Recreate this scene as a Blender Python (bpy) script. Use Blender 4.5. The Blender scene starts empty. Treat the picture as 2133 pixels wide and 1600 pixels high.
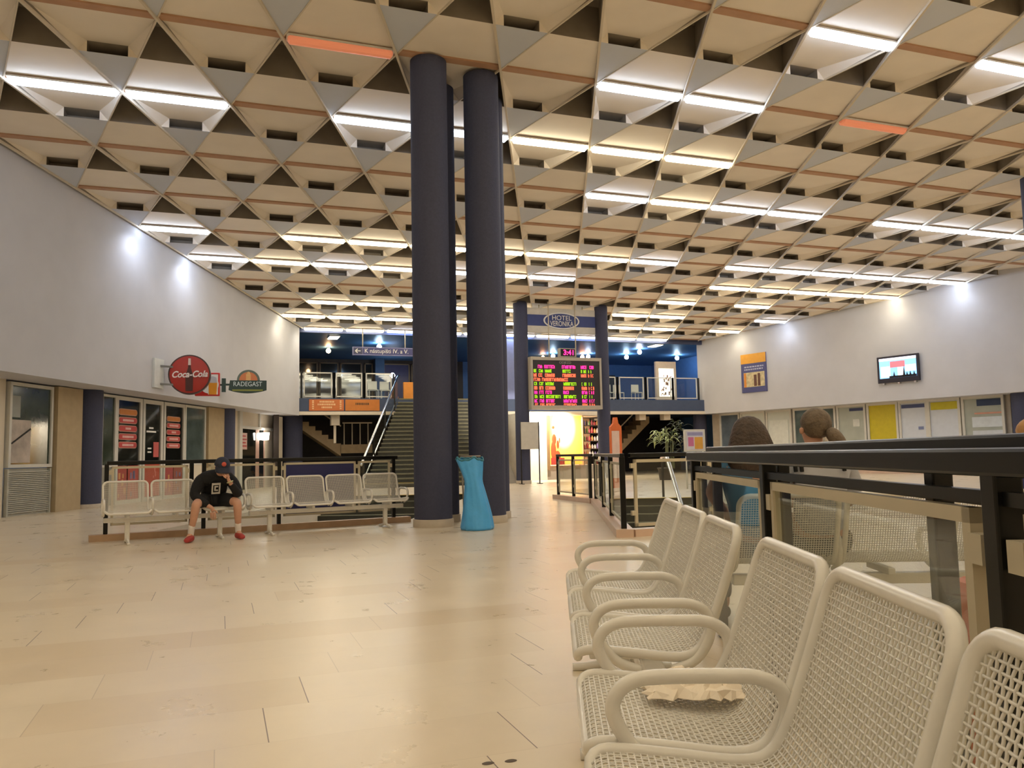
import bpy, bmesh, math, random
from mathutils import Vector, Matrix
from mathutils.geometry import tessellate_polygon
random.seed(7)
S = bpy.context.scene
col = S.collection
# ------------------------------------------------------------------ camera
EYE = 1.06
PSI, PITCH, ROLL, FPX = 0.3480, 0.0874, -0.0203, 1684.1
def cam_setup():
    fh = Vector((math.sin(PSI), math.cos(PSI), 0)); rh = Vector((math.cos(PSI), -math.sin(PSI), 0)); up = Vector((0, 0, 1))
    F = fh*math.cos(PITCH) + up*math.sin(PITCH); U0 = -fh*math.sin(PITCH) + up*math.cos(PITCH)
    R = rh*math.cos(ROLL) + U0*math.sin(ROLL); U = -rh*math.sin(ROLL) + U0*math.cos(ROLL)
    c = bpy.data.cameras.new('camera'); o = bpy.data.objects.new('camera', c); col.objects.link(o)
    c.sensor_fit = 'HORIZONTAL'; c.sensor_width = 36; c.lens = FPX/2133*36; c.clip_end = 200; c.clip_start = 0.05
    M = Matrix((R, U, -F)).transposed().to_4x4(); M.translation = (0, 0, EYE); o.matrix_world = M
    S.camera = o
cam_setup()
# ------------------------------------------------------------------ world, exposure
w = bpy.data.worlds.new('world'); S.world = w; w.use_nodes = True
w.node_tree.nodes['Background'].inputs[0].default_value = (0.5, 0.55, 0.65, 1)
w.node_tree.nodes['Background'].inputs[1].default_value = 0.05
S.view_settings.view_transform = 'Standard'; S.view_settings.look = 'None'
S.view_settings.exposure = 1.2; S.view_settings.gamma = 1.0; S.view_settings.use_curve_mapping = False
TUBE_COOL, TUBE_WARM, TUBE_DIM = 8.0, 8.0, 0.16
try:
    S.cycles.use_denoising = True
    S.cycles.max_bounces = 7; S.cycles.adaptive_threshold = 0.02; S.cycles.transparent_max_bounces = 16; S.cycles.glossy_bounces = 4
    S.cycles.sample_clamp_indirect = 6.0
except Exception:
    pass
# ------------------------------------------------------------------ materials
def lin(c):
    r = []
    for v in c:
        v = v/255.0
        r.append(v/12.92 if v <= 0.04045 else ((v+0.055)/1.055)**2.4)
    return (*r, 1)
MATS = {}
def pm(name, c, rough=0.6, metal=0.0, var=0.06, scale=6.0, bump=0.0, bscale=60.0, spec=0.5, coat=0.0):
    if name in MATS: return MATS[name]
    m = bpy.data.materials.new(name); m.use_nodes = True; nt = m.node_tree; b = nt.nodes['Principled BSDF']
    b.inputs['Roughness'].default_value = rough; b.inputs['Metallic'].default_value = metal
    b.inputs['Specular IOR Level'].default_value = spec; b.inputs['Coat Weight'].default_value = coat
    L = lin(c)
    tc = nt.nodes.new('ShaderNodeTexCoord')
    n = nt.nodes.new('ShaderNodeTexNoise'); n.inputs['Scale'].default_value = scale; n.inputs['Detail'].default_value = 4
    nt.links.new(tc.outputs['Object'], n.inputs['Vector'])
    r = nt.nodes.new('ShaderNodeValToRGB')
    r.color_ramp.elements[0].position = 0.3; r.color_ramp.elements[1].position = 0.7
    r.color_ramp.elements[0].color = tuple(max(0, x*(1-var)) for x in L[:3])+(1,)
    r.color_ramp.elements[1].color = tuple(min(1, x*(1+var)) for x in L[:3])+(1,)
    nt.links.new(n.outputs['Fac'], r.inputs['Fac']); nt.links.new(r.outputs['Color'], b.inputs['Base Color'])
    if bump:
        n2 = nt.nodes.new('ShaderNodeTexNoise'); n2.inputs['Scale'].default_value = bscale; n2.inputs['Detail'].default_value = 5
        nt.links.new(tc.outputs['Object'], n2.inputs['Vector'])
        bp = nt.nodes.new('ShaderNodeBump'); bp.inputs['Strength'].default_value = bump; bp.inputs['Distance'].default_value = 0.02
        nt.links.new(n2.outputs['Fac'], bp.inputs['Height']); nt.links.new(bp.outputs['Normal'], b.inputs['Normal'])
    MATS[name] = m
    return m
def em(name, c, strength):
    if name in MATS: return MATS[name]
    m = bpy.data.materials.new(name); m.use_nodes = True; nt = m.node_tree
    b = nt.nodes['Principled BSDF']; L = lin(c)
    b.inputs['Base Color'].default_value = L; b.inputs['Emission Color'].default_value = L
    b.inputs['Emission Strength'].default_value = strength
    MATS[name] = m
    return m
def glass(name, tint=(247, 250, 248), refl=0.08):
    if name in MATS: return MATS[name]
    m = bpy.data.materials.new(name); m.use_nodes = True; nt = m.node_tree; nt.nodes.clear()
    o = nt.nodes.new('ShaderNodeOutputMaterial'); t = nt.nodes.new('ShaderNodeBsdfTransparent'); g = nt.nodes.new('ShaderNodeBsdfGlossy')
    t.inputs[0].default_value = lin(tint); g.inputs['Roughness'].default_value = 0.02
    lw = nt.nodes.new('ShaderNodeLayerWeight'); lw.inputs['Blend'].default_value = 0.25
    mu = nt.nodes.new('ShaderNodeMath'); mu.operation = 'MULTIPLY_ADD'; mu.inputs[1].default_value = 0.32; mu.inputs[2].default_value = refl*0.4
    nt.links.new(lw.outputs['Fresnel'], mu.inputs[0])
    mx = nt.nodes.new('ShaderNodeMixShader'); nt.links.new(mu.outputs[0], mx.inputs[0])
    nt.links.new(t.outputs[0], mx.inputs[1]); nt.links.new(g.outputs[0], mx.inputs[2]); nt.links.new(mx.outputs[0], o.inputs[0])
    MATS[name] = m
    return m
def floor_material():
    m = bpy.data.materials.new('stone_floor'); m.use_nodes = True; nt = m.node_tree; b = nt.nodes['Principled BSDF']
    N, Lk = nt.nodes.new, nt.links.new
    tc = N('ShaderNodeTexCoord'); sp = N('ShaderNodeSeparateXYZ'); Lk(tc.outputs['Object'], sp.inputs[0])
    def mth(op, a, bb, c=None):
        x = N('ShaderNodeMath'); x.operation = op
        for k, v in enumerate((a, bb, c)):
            if v is None: continue
            if isinstance(v, (int, float)): x.inputs[k].default_value = v
            else: Lk(v, x.inputs[k])
        return x.outputs[0]
    ry = mth('DIVIDE', mth('SUBTRACT', sp.outputs['Y'], 3.28), 0.452); row = mth('FLOOR', ry, 0); fy = mth('FRACT', ry, 0)
    rx = mth('DIVIDE', mth('SUBTRACT', sp.outputs['X'], mth('MULTIPLY_ADD', row, 0.192, 0.185)), 1.1); tile = mth('FLOOR', rx, 0); fx = mth('FRACT', rx, 0)
    cv = N('ShaderNodeCombineXYZ'); Lk(row, cv.inputs[0]); Lk(tile, cv.inputs[1])
    wn = N('ShaderNodeTexWhiteNoise'); Lk(cv.outputs[0], wn.inputs['Vector'])
    rp = N('ShaderNodeValToRGB'); e = rp.color_ramp.elements
    e[0].position = 0.0; e[0].color = lin((221, 202, 172)); e[1].position = 0.12; e[1].color = lin((226, 209, 182))
    e2 = rp.color_ramp.elements.new(0.6); e2.color = lin((230, 214, 188)); e3 = rp.color_ramp.elements.new(1.0); e3.color = lin((230, 215, 190))
    Lk(wn.outputs['Value'], rp.inputs['Fac'])
    ns = N('ShaderNodeTexNoise'); ns.inputs['Scale'].default_value = 2.2; ns.inputs['Detail'].default_value = 8; ns.inputs['Roughness'].default_value = 0.65
    Lk(tc.outputs['Object'], ns.inputs['Vector'])
    r2 = N('ShaderNodeValToRGB'); r2.color_ramp.elements[0].position = 0.3; r2.color_ramp.elements[0].color = (0.93, 0.92, 0.90, 1)
    r2.color_ramp.elements[1].position = 0.62; r2.color_ramp.elements[1].color = (1, 1, 1, 1); Lk(ns.outputs['Fac'], r2.inputs['Fac'])
    mx = N('ShaderNodeMix'); mx.data_type = 'RGBA'; mx.blend_type = 'MULTIPLY'; mx.inputs['Factor'].default_value = 1
    Lk(rp.outputs['Color'], mx.inputs['A']); Lk(r2.outputs['Color'], mx.inputs['B'])
    # joints: short joints dark in some tiles, long joints faint
    jx = mth('LESS_THAN', fx, 0.0042); jy = mth('LESS_THAN', fy, 0.009)
    dark = mth('MULTIPLY', jx, mth('MULTIPLY_ADD', mth('GREATER_THAN', wn.outputs['Value'], 0.45), 0.6, 0.25))
    jt = mth('MAXIMUM', dark, mth('MULTIPLY', jy, 0.10))
    m2 = N('ShaderNodeMix'); m2.data_type = 'RGBA'; Lk(jt, m2.inputs['Factor']); Lk(mx.outputs['Result'], m2.inputs['A']); m2.inputs['B'].default_value = lin((92, 60, 48))
    # scuffs
    n3 = N('ShaderNodeTexNoise'); n3.inputs['Scale'].default_value = 9; n3.inputs['Detail'].default_value = 3; Lk(tc.outputs['Object'], n3.inputs['Vector'])
    sc = mth('MULTIPLY', mth('GREATER_THAN', n3.outputs['Fac'], 0.76), 0.22)
    m3 = N('ShaderNodeMix'); m3.data_type = 'RGBA'; Lk(sc, m3.inputs['Factor']); Lk(m2.outputs['Result'], m3.inputs['A']); m3.inputs['B'].default_value = lin((140, 112, 82))
    Lk(m3.outputs['Result'], b.inputs['Base Color'])
    rr = mth('MULTIPLY_ADD', ns.outputs['Fac'], 0.2, 0.2); Lk(rr, b.inputs['Roughness'])
    b.inputs['Specular IOR Level'].default_value = 0.55
    return m
FLOOR = floor_material()
WALL = pm('wall_plaster', (192, 191, 194), 0.85, var=0.03, scale=1.5, bump=0.08, bscale=120)
CREAM = pm('cream_paint', (216, 204, 184), 0.7, var=0.03, scale=2)
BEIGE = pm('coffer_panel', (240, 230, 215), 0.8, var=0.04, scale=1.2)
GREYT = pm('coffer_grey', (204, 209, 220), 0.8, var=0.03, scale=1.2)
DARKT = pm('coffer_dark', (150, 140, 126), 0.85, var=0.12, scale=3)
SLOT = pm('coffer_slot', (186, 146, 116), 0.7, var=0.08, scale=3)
RIB = pm('coffer_rib', (216, 204, 184), 0.6, var=0.03)
NAVY = pm('navy_cladding', (62, 65, 88), 0.75, var=0.10, scale=30, bump=0.25, bscale=160)
STONE = pm('stone_base', (190, 176, 156), 0.5, var=0.08, scale=10)
BLACK = pm('black_enamel', (13, 13, 11), 0.3, var=0.15, scale=5, spec=0.35)
BLACKM = pm('black_matte', (22, 21, 21), 0.7)
SEATM = pm('seat_enamel', (228, 223, 214), 0.26, var=0.03, scale=20, spec=0.6)
FRAMEC = pm('cream_frame', (198, 186, 160), 0.5, var=0.04)
WHITEF = pm('white_frame', (208, 205, 196), 0.5, var=0.03)
STEEL = pm('brushed_steel', (200, 202, 205), 0.22, metal=1.0, var=0.04)
DGLASS = pm('dark_shop_glass', (26, 28, 26), 0.06, var=0.2, scale=1.5, spec=0.7)
TGLASS = pm('teal_shop_glass', (84, 96, 94), 0.08, var=0.25, scale=2, spec=0.7)
GLASS = glass('clear_glass')
BLUEW = pm('blue_wall', (78, 116, 166), 0.7, var=0.06)
BLUEC = pm('blue_ceiling', (84, 128, 170), 0.5, var=0.1)
DBROWN = pm('dark_brown', (42, 32, 26), 0.5, var=0.2)
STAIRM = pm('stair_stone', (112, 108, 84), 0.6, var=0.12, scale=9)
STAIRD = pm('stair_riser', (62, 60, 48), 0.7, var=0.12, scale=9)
YELLOW = pm('yellow_paint', (206, 176, 50), 0.55, var=0.06)
ORANGE = pm('orange_panel', (214, 134, 40), 0.5, var=0.06)
WHITE = pm('white_paper', (228, 226, 220), 0.7, var=0.02)
CURB = pm('tan_curb', (192, 160, 130), 0.5, var=0.08)
PINKC = pm('pink_stone', (212, 182, 160), 0.35, var=0.05)
SKIN = pm('skin', (206, 156, 130), 0.55, var=0.05, scale=14)
# ------------------------------------------------------------------ builders
I4 = Matrix.Identity(4)
class MB:
    def __init__(s, M=None): s.v = []; s.f = []; s.mi = []; s.M = M or I4; s.cur = 0; s.sm = set()
    def add(s, vs, fs, smooth=False):
        o = len(s.v); s.v += [s.M @ Vector(p) for p in vs]
        for f in fs:
            if smooth: s.sm.add(len(s.f))
            s.f.append([i+o for i in f]); s.mi.append(s.cur)
        return s
    def box(s, x0, x1, y0, y1, z0, z1):
        return s.add([(x, y, z) for z in (z0, z1) for y in (y0, y1) for x in (x0, x1)],
                     [(0, 2, 3, 1), (4, 5, 7, 6), (0, 1, 5, 4), (2, 6, 7, 3), (0, 4, 6, 2), (1, 3, 7, 5)])
    def rbox(s, x0, x1, y0, y1, z0, z1, b=0.01):
        o = len(s.v); bm = bmesh.new(); bmesh.ops.create_cube(bm, size=1)
        for v in bm.verts: v.co = Vector(((x0+x1)/2+v.co.x*(x1-x0), (y0+y1)/2+v.co.y*(y1-y0), (z0+z1)/2+v.co.z*(z1-z0)))
        bmesh.ops.bevel(bm, geom=bm.edges[:], offset=b, segments=2, affect='EDGES', profile=0.5)
        bm.verts.index_update(); s.add([v.co.copy() for v in bm.verts], [[v.index for v in f.verts] for f in bm.faces]); bm.free(); return s
    def poly(s, pts): return s.add(pts, [list(range(len(pts)))])
    def prism(s, pts, d):
        n = len(pts); d = Vector(d); a = [Vector(p) for p in pts]
        fs = [list(range(n))[::-1], list(range(n, 2*n))]+[(i, (i+1) % n, n+(i+1) % n, n+i) for i in range(n)]
        return s.add(a+[p+d for p in a], fs)
    def tube(s, path, r, n=8, closed=False, cap=True, flat=None):
        P = [Vector(p) for p in path]; m = len(P); vs = []; fs = []
        prev = None
        for i in range(m):
            if closed: t = P[(i+1) % m]-P[i-1]
            else: t = P[min(i+1, m-1)]-P[max(i-1, 0)]
            t.normalize()
            if prev is None:
                a = Vector((0, 0, 1)) if abs(t.z) < 0.9 else Vector((1, 0, 0))
                nn = t.cross(a).normalized()
            else:
                nn = prev-t*prev.dot(t)
                nn = nn.normalized() if nn.length > 1e-6 else t.orthogonal().normalized()
            prev = nn; bb = t.cross(nn)
            ri = r[i] if isinstance(r, (list, tuple)) else r
            for k in range(n):
                a = 2*math.pi*(k+0.5)/n; vs.append(P[i]+nn*math.cos(a)*ri+bb*math.sin(a)*ri)
        rng = m if closed else m-1
        for i in range(rng):
            j = (i+1) % m
            for k in range(n): fs.append((i*n+k, i*n+(k+1) % n, j*n+(k+1) % n, j*n+k))
        if not closed and cap: fs += [list(range(n))[::-1], [(m-1)*n+k for k in range(n)]]
        return s.add(vs, fs, smooth=n > 5)
    def bar(s, p, q, w_, h_):
        p, q = Vector(p), Vector(q); t = (q-p).normalized(); a = Vector((0, 0, 1)) if abs(t.z) < 0.95 else Vector((0, 1, 0))
        x = t.cross(a).normalized()*w_/2; y = x.cross(t).normalized()*h_/2
        return s.add([p-x-y, p+x-y, p+x+y, p-x+y, q-x-y, q+x-y, q+x+y, q-x+y],
                     [(3, 2, 1, 0), (4, 5, 6, 7), (0, 1, 5, 4), (1, 2, 6, 5), (2, 3, 7, 6), (3, 0, 4, 7)])
    def lathe(s, prof, c=(0, 0, 0), n=32, cap=True, sx=1, sy=1):
        c = Vector(c); vs = []; fs = []; m = len(prof)
        for r, z in prof:
            for k in range(n): a = 2*math.pi*k/n; vs.append(c+Vector((r*sx*math.cos(a), r*sy*math.sin(a), z)))
        for i in range(m-1):
            for k in range(n): fs.append((i*n+k, i*n+(k+1) % n, (i+1)*n+(k+1) % n, (i+1)*n+k))
        s.add(vs, fs, smooth=True)
        if cap:
            if prof[0][0] > 1e-5: s.add(vs[:n], [list(range(n))[::-1]])
            if prof[-1][0] > 1e-5: s.add(vs[-n:], [list(range(n))])
        return s
    def ball(s, c, rx, ry=None, rz=None, n=16, m=10):
        ry = ry or rx; rz = rz or rx; c = Vector(c); vs = [c+Vector((0, 0, -rz))]; fs = []
        for i in range(1, m):
            t = math.pi*i/m-math.pi/2
            for k in range(n): a = 2*math.pi*k/n; vs.append(c+Vector((rx*math.cos(t)*math.cos(a), ry*math.cos(t)*math.sin(a), rz*math.sin(t))))
        vs.append(c+Vector((0, 0, rz))); L = len(vs)-1
        for k in range(n):
            fs.append((0, 1+(k+1) % n, 1+k)); fs.append((L, L-n+k, L-n+(k+1) % n))
        for i in range(m-2):
            for k in range(n): fs.append((1+i*n+k, 1+i*n+(k+1) % n, 1+(i+1)*n+(k+1) % n, 1+(i+1)*n+k))
        return s.add(vs, fs, smooth=True)
    def build(s, name, mats, parent=None, local=False):
        """local=True: vertices are already in the parent's frame."""
        if not isinstance(mats, (list, tuple)): mats = [mats]
        loc = None; V = s.v
        if parent is not None and not local:
            r = parent
            while r.parent: r = r.parent
            inv = r.matrix_basis.inverted(); V = [inv @ p for p in V]
        elif parent is None:
            loc = Vector(((min(p.x for p in V)+max(p.x for p in V))/2, (min(p.y for p in V)+max(p.y for p in V))/2, min(p.z for p in V)))
            V = [p-loc for p in V]
        me = bpy.data.meshes.new(name); me.from_pydata([tuple(p) for p in V], [], s.f)
        for m in mats: me.materials.append(m)
        for i, p in enumerate(me.polygons):
            p.material_index = s.mi[i]
            if i in s.sm: p.use_smooth = True
        me.update()
        o = bpy.data.objects.new(name, me); col.objects.link(o)
        if loc is not None: o.location = loc
        if parent is not None: o.parent = parent
        return o
def tag(o, label, cat, group=None, kind=None):
    o['label'] = label; o['category'] = cat
    if group: o['group'] = group
    if kind: o['kind'] = kind
    return o
def struct(o): o['kind'] = 'structure'; return o
def thing(name, label, cat, M=None, group=None, loc=None):
    o = bpy.data.objects.new(name, None); col.objects.link(o); o.empty_display_size = 0.2
    if M is not None: o.matrix_basis = M
    if loc is not None: o.location = loc
    return tag(o, label, cat, group)
def frame(origin, x, y=None):
    """right-handed frame: x axis, y axis (or horizontal perpendicular), z up"""
    x = Vector(x).normalized(); z = Vector((0, 0, 1)); y = Vector(y).normalized() if y is not None else z.cross(x).normalized(); z = x.cross(y)
    M = Matrix((x, y, z)).transposed().to_4x4(); M.translation = Vector(origin); return M
def text(name, body, size, pos, right, up, mat, parent, shear=0.0, extrude=0.004, sx=1.0, align='CENTER', bold=0.0):
    c = bpy.data.curves.new(name, 'FONT'); c.body = body; c.size = size; c.align_x = align; c.align_y = 'CENTER'; c.extrude = extrude; c.shear = shear; c.offset = bold
    c.materials.append(mat)
    tmp = bpy.data.objects.new('tmp_text', c); col.objects.link(tmp)
    me = bpy.data.meshes.new_from_object(tmp.evaluated_get(bpy.context.evaluated_depsgraph_get())); me.name = name
    bpy.data.objects.remove(tmp); bpy.data.curves.remove(c)
    o = bpy.data.objects.new(name, me); col.objects.link(o)
    right = Vector(right).normalized(); up = Vector(up).normalized(); nrm = right.cross(up)
    M = Matrix((right, up, nrm)).transposed().to_4x4() @ Matrix.Diagonal((sx, 1, 1, 1)); M.translation = Vector(pos)
    r = parent
    while r.parent: r = r.parent
    o.parent = parent; o.matrix_basis = r.matrix_basis.inverted() @ M
    return o
def spline(pts, n=6, closed=False):
    P = [Vector(p) for p in pts]; out = []; m = len(P)
    rng = m if closed else m-1
    for i in range(rng):
        p0 = P[(i-1) % m] if closed else P[max(i-1, 0)]; p1 = P[i]; p2 = P[(i+1) % m]; p3 = P[(i+2) % m] if closed else P[min(i+2, m-1)]
        for k in range(n):
            t = k/n
            out.append(0.5*((2*p1)+(p2-p0)*t+(2*p0-5*p1+4*p2-p3)*t*t+(3*p1-p0-3*p2+p3)*t**3))
    if not closed: out.append(P[-1].copy())
    return out
ORD = 'first second third fourth fifth sixth seventh eighth ninth tenth eleventh twelfth thirteenth fourteenth'.split()
# ------------------------------------------------------------------ hall axes
BD = Vector((0.38784, 0.92173, 0)); BN = Vector((0.92173, -0.38784, 0))      # B direction and its right-hand normal
GRID = frame((0, 0, 0), BN, BD)                                              # x = u, y = v
def uv(u, v, z=0.0): return BN*u+BD*v+Vector((0, 0, z))
RP = Vector((22.3, 34.15, 0)); RD = Vector((0.2420, -0.9703, 0)); RN = Vector((0.9703, 0.2420, 0))  # right wall, RD towards the viewer, RN outwards
RGRID = frame(RP, RD, RN)                                                     # x = s along the wall, y = outwards
W = Vector((0.98475, 0.17396, 0)); WN = Vector((-0.17396, 0.98475, 0))        # left bench axis and its away normal
WGRID = frame((0, 0, 0), W, WN)
def ceil_z(x, y): return 7.819+0.001475*x-0.041114*y
# ------------------------------------------------------------------ floor with two stair wells
U0L, U1L = -6.45, -2.2
def wpt(s, n, z=0): return W*s+WN*n+Vector((0, 0, z))
pitL = [wpt(0.86, 12.72), wpt(5.25, 12.72), uv(U1L, 22.7), uv(U0L, 22.7)]
PU0, PU1, PV0, PV1 = 0.98, 3.4, 10.75, 19.0
pitR = [uv(PU0, PV0), uv(PU1, PV0+0.9), uv(PU1, PV1), uv(PU0, PV1)]
outer = [Vector((-22, -9, 0)), Vector((40, -9, 0)), Vector((40, 47, 0)), Vector((-22, 47, 0))]
loops = [outer, pitL, pitR]; flat = [p for l in loops for p in l]
mb = MB(); mb.add([tuple(p) for p in flat], [list(t)[::1] for t in tessellate_polygon(loops)])
fl_o = mb.build('floor', FLOOR); struct(fl_o); fl_o.location = (0, 0, 0)
me = fl_o.data
for v in me.vertices: v.co = flat[v.index]
bm = bmesh.new(); bm.from_mesh(me); bmesh.ops.recalc_face_normals(bm, faces=bm.faces[:])
for f in bm.faces:
    if f.normal.z < 0: f.normal_flip()
bm.to_mesh(me); bm.free()
for nm, pit, wmat in (('wall_left_stairwell', pitL, CREAM), ('wall_right_stairwell', pitR, CREAM)):
    mb = MB()
    for i in range(4):
        a, b = pit[i], pit[(i+1) % 4]; mb.poly([a, b, b+Vector((0, 0, -3.4)), a+Vector((0, 0, -3.4))])
    mb.poly([p+Vector((0, 0, -3.4)) for p in pit])
    struct(mb.build(nm, wmat))
# ------------------------------------------------------------------ walls
UL, UF = -10.28, -11.2
mb = MB(GRID); mb.box(UL-0.25, UL, -2, 32.25, 2.82, 8.6); mb.box(UF-0.3, UL-0.25, -2, 32.25, 2.82, 3.0); struct(mb.build('wall_left', WALL))
mb = MB(RGRID); mb.box(-0.2, 46, 0, 0.25, 2.86, 8.6); mb.box(-0.2, 46, 0.25, 1.3, 2.86, 3.0); struct(mb.build('wall_right', WALL))
mb = MB(); mb.box(-24, 42, -8.6, -8.3, 0, 8.8); struct(mb.build('wall_behind', CREAM))
mb = MB(GRID); mb.box(UF-0.3, UF-0.02, -2, 16.0, 0, 2.82); struct(mb.build('wall_left_lower', CREAM))
# ------------------------------------------------------------------ ceiling
a_, bA, bD_ = 1.71544, 1.02183, 2.42875
ox, oy = -0.89059, 11.9764
def node(i, j): return Vector((ox+i*a_+j*bA, oy+j*bD_))
def xl(y): return 3.13+(y-33.94)*0.42078-0.35
def xr(y): return 22.3+(34.15-y)*0.2494+0.4
def zc(p, dz=0): return Vector((p.x, p.y, ceil_z(p.x, p.y)+dz))
mb = MB()
Bv, Cv = Vector((bA, bD_)), Vector((bA-a_, bD_))
def inside(p, m=0.0): return xl(p.y)-m < p.x < xr(p.y)+m
for j in range(-8, 10):
    for i in range(-24, 26):
        L = node(i, j); R = node(i+1, j); c = (L+R)/2
        if inside(c, 0.9):
            d1, d2, d3, d4 = L+Bv/2, R+Cv/2, L-Cv/2, R-Bv/2
            sw = Vector((0, 0.075))
            # near half of the coffer: flush panel rising slightly towards the lamp slot
            mb.cur = 0
            if j > -8: mb.poly([zc(d3), zc(d4), zc(R-sw, 0.05), zc(L-sw, 0.05)])
            # lamp slot: a flush strip with small steps on both sides
            mb.cur = 1; mb.poly([zc(L-sw, 0.05), zc(R-sw, 0.05), zc(R-sw, 0.022), zc(L-sw, 0.022)]); mb.poly([zc(L-sw, 0.022), zc(R-sw, 0.022), zc(R+sw, 0.022), zc(L+sw, 0.022)])
            mb.poly([zc(L+sw, 0.022), zc(R+sw, 0.022), zc(R+sw, 0.05), zc(L+sw, 0.05)]); mb.cur = 0
            if j < 9:
                # far half: hopper-shaped recess, sloping sides, an open dark slot behind the grey triangle
                D = 0.17; p1, p2 = d1.lerp(d2, 0.17), d1.lerp(d2, 0.83); g = Vector((0, 0.33))
                mb.poly([zc(L+sw, 0.05), zc(R+sw, 0.05), zc(p2, D), zc(p1, D)])
                mb.poly([zc(L+sw, 0.05), zc(p1, D), zc(d1, 0), zc(L+sw, 0)]); mb.poly([zc(R+sw, 0.05), zc(R+sw, 0), zc(d2, 0), zc(p2, D)])
                mb.poly([zc(d1), zc(p1, D), zc(p1)]); mb.poly([zc(d2), zc(p2), zc(p2, D)])
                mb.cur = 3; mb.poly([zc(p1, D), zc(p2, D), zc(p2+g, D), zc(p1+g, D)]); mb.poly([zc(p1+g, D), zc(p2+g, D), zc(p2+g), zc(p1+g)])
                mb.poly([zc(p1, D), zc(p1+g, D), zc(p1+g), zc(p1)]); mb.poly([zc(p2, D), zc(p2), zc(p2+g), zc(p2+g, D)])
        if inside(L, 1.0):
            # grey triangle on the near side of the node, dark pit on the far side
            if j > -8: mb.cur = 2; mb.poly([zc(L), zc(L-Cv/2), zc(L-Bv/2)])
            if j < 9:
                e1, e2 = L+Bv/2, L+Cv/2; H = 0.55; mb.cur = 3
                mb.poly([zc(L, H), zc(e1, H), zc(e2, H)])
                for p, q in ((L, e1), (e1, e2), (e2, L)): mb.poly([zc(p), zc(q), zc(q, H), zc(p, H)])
        # ribs along the B lines and faint ones along the C lines
        if j < 9 and inside(L, 0.3):
            mb.cur = 4
            if inside(L+Bv, 0.3): mb.bar(zc(L, -0.012), zc(L+Bv, -0.012), 0.035, 0.05)
            if inside(L+Cv, 0.3): mb.bar(zc(L, 0.006), zc(L+Cv, 0.006), 0.022, 0.03)
ce = mb.build('ceiling', [BEIGE, SLOT, GREYT, DARKT, RIB]); struct(ce)
# a closed deck above the coffers
mb = MB(); mb.poly([(-24, -9, 9.1), (42, -9, 9.1), (42, 35, 7.4), (-24, 35, 7.4)]); struct(mb.build('roof_deck', DARKT))
# ------------------------------------------------------------------ fluorescent ceiling lights
COOL = em('tube_cool', (214, 230, 255), TUBE_COOL); WARM = em('tube_warm', (255, 243, 214), TUBE_WARM); DIM = em('tube_failing', (226, 138, 100), TUBE_DIM)
HOUS = pm('lamp_housing', (222, 220, 214), 0.5)
lit = {9: {-3: 'w', -2: 'w', -1: 'c', 0: 'w', 1: 'w', 2: 'c', 3: 'w', 4: 'c', 5: 'w', 6: 'w'},
       8: {-3: 'w', -2: 'w', -1: 'w', 0: 'w', 1: 'w', 2: 'w', 5: 'w', 6: 'w', 8: 'w'},
       7: {-2: 'w', -1: 'w', 0: 'w', 1: 'w', 2: 'w', 5: 'w', 6: 'w', 9: 'c'},
       6: {6: 'w', 8: 'w'},
       5: {-3: 'c', -2: 'w', -1: 'c', 0: 'w', 1: 'c', 2: 'w', 3: 'c', 7: 'w', 8: 'w', 9: 'w', 10: 'w', 11: 'w'},
       4: {-3: 'c', -1: 'w', 0: 'w', 1: 'w', 2: 'w', 3: 'w', 4: 'w', 5: 'c', 7: 'c', 8: 'c', 9: 'c', 10: 'c', 11: 'c', 12: 'c'},
       2: {4: 'c', 5: 'w', 6: 'c', 7: 'c', 9: 'c', 10: 'c', 11: 'c', 12: 'c'},
       1: {-2: 'c', -1: 'c', 1: 'c', 2: 'c', 3: 'w', 4: 'w', 5: 'w'},
       0: {1: 'd', 4: 'c', 5: 'c', 7: 'd'},
       -1: {6: 'c', 8: 'c'}}
tube_me = {}
def lamp_parts(kind):
    if kind in tube_me: return tube_me[kind]
    h = a_*0.46; res = []
    m1 = MB(); m1.prism([(-h-0.02, -0.105, 0.025), (h+0.02, -0.105, 0.025), (h+0.02, 0.105, 0.025), (-h-0.02, 0.105, 0.025)], (0, 0, -0.03))
    m2 = MB(); n = 7; ring = []
    for x, k in ((-h, 0.55), (-h+0.03, 1), (h-0.03, 1), (h, 0.55)):
        ring.append([(x, 0.092*k*math.cos(math.pi*q/(n-1)), -0.005-0.085*k*math.sin(math.pi*q/(n-1))) for q in range(n)])
    vs = [p for r_ in ring for p in r_]; fs = []
    for i in range(3):
        for q in range(n-1): fs.append((i*n+q, i*n+q+1, (i+1)*n+q+1, (i+1)*n+q))
    fs += [list(range(n)), [3*n+q for q in range(n)][::-1]]
    m2.add(vs, fs)
    mat_ = {'c': COOL, 'w': WARM, 'd': DIM}[kind]
    for nm, m_, mt in (('housing', m1, HOUS), ('tube', m2, mat_)):
        me = bpy.data.meshes.new(nm); me.from_pydata([tuple(p) for p in m_.v], [], m_.f); me.materials.append(mt); me.update(); res.append((nm, me))
    tube_me[kind] = res
    return res
tone = {'c': 'cool white', 'w': 'warm white', 'd': 'failing orange-glowing'}
rows = sorted(lit, reverse=True)
tilt = Matrix.Rotation(math.atan(-0.041114), 4, 'X')
def add_lamp(i, j, kind, label, group):
    c = (node(i, j)+node(i+1, j))/2
    M = Matrix.Translation(zc(c)) @ tilt
    t = thing('ceiling_light', label, 'ceiling light', M, group)
    for nm, me in lamp_parts(kind):
        o = bpy.data.objects.new(nm, me); col.objects.link(o); o.parent = t
    return t
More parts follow.
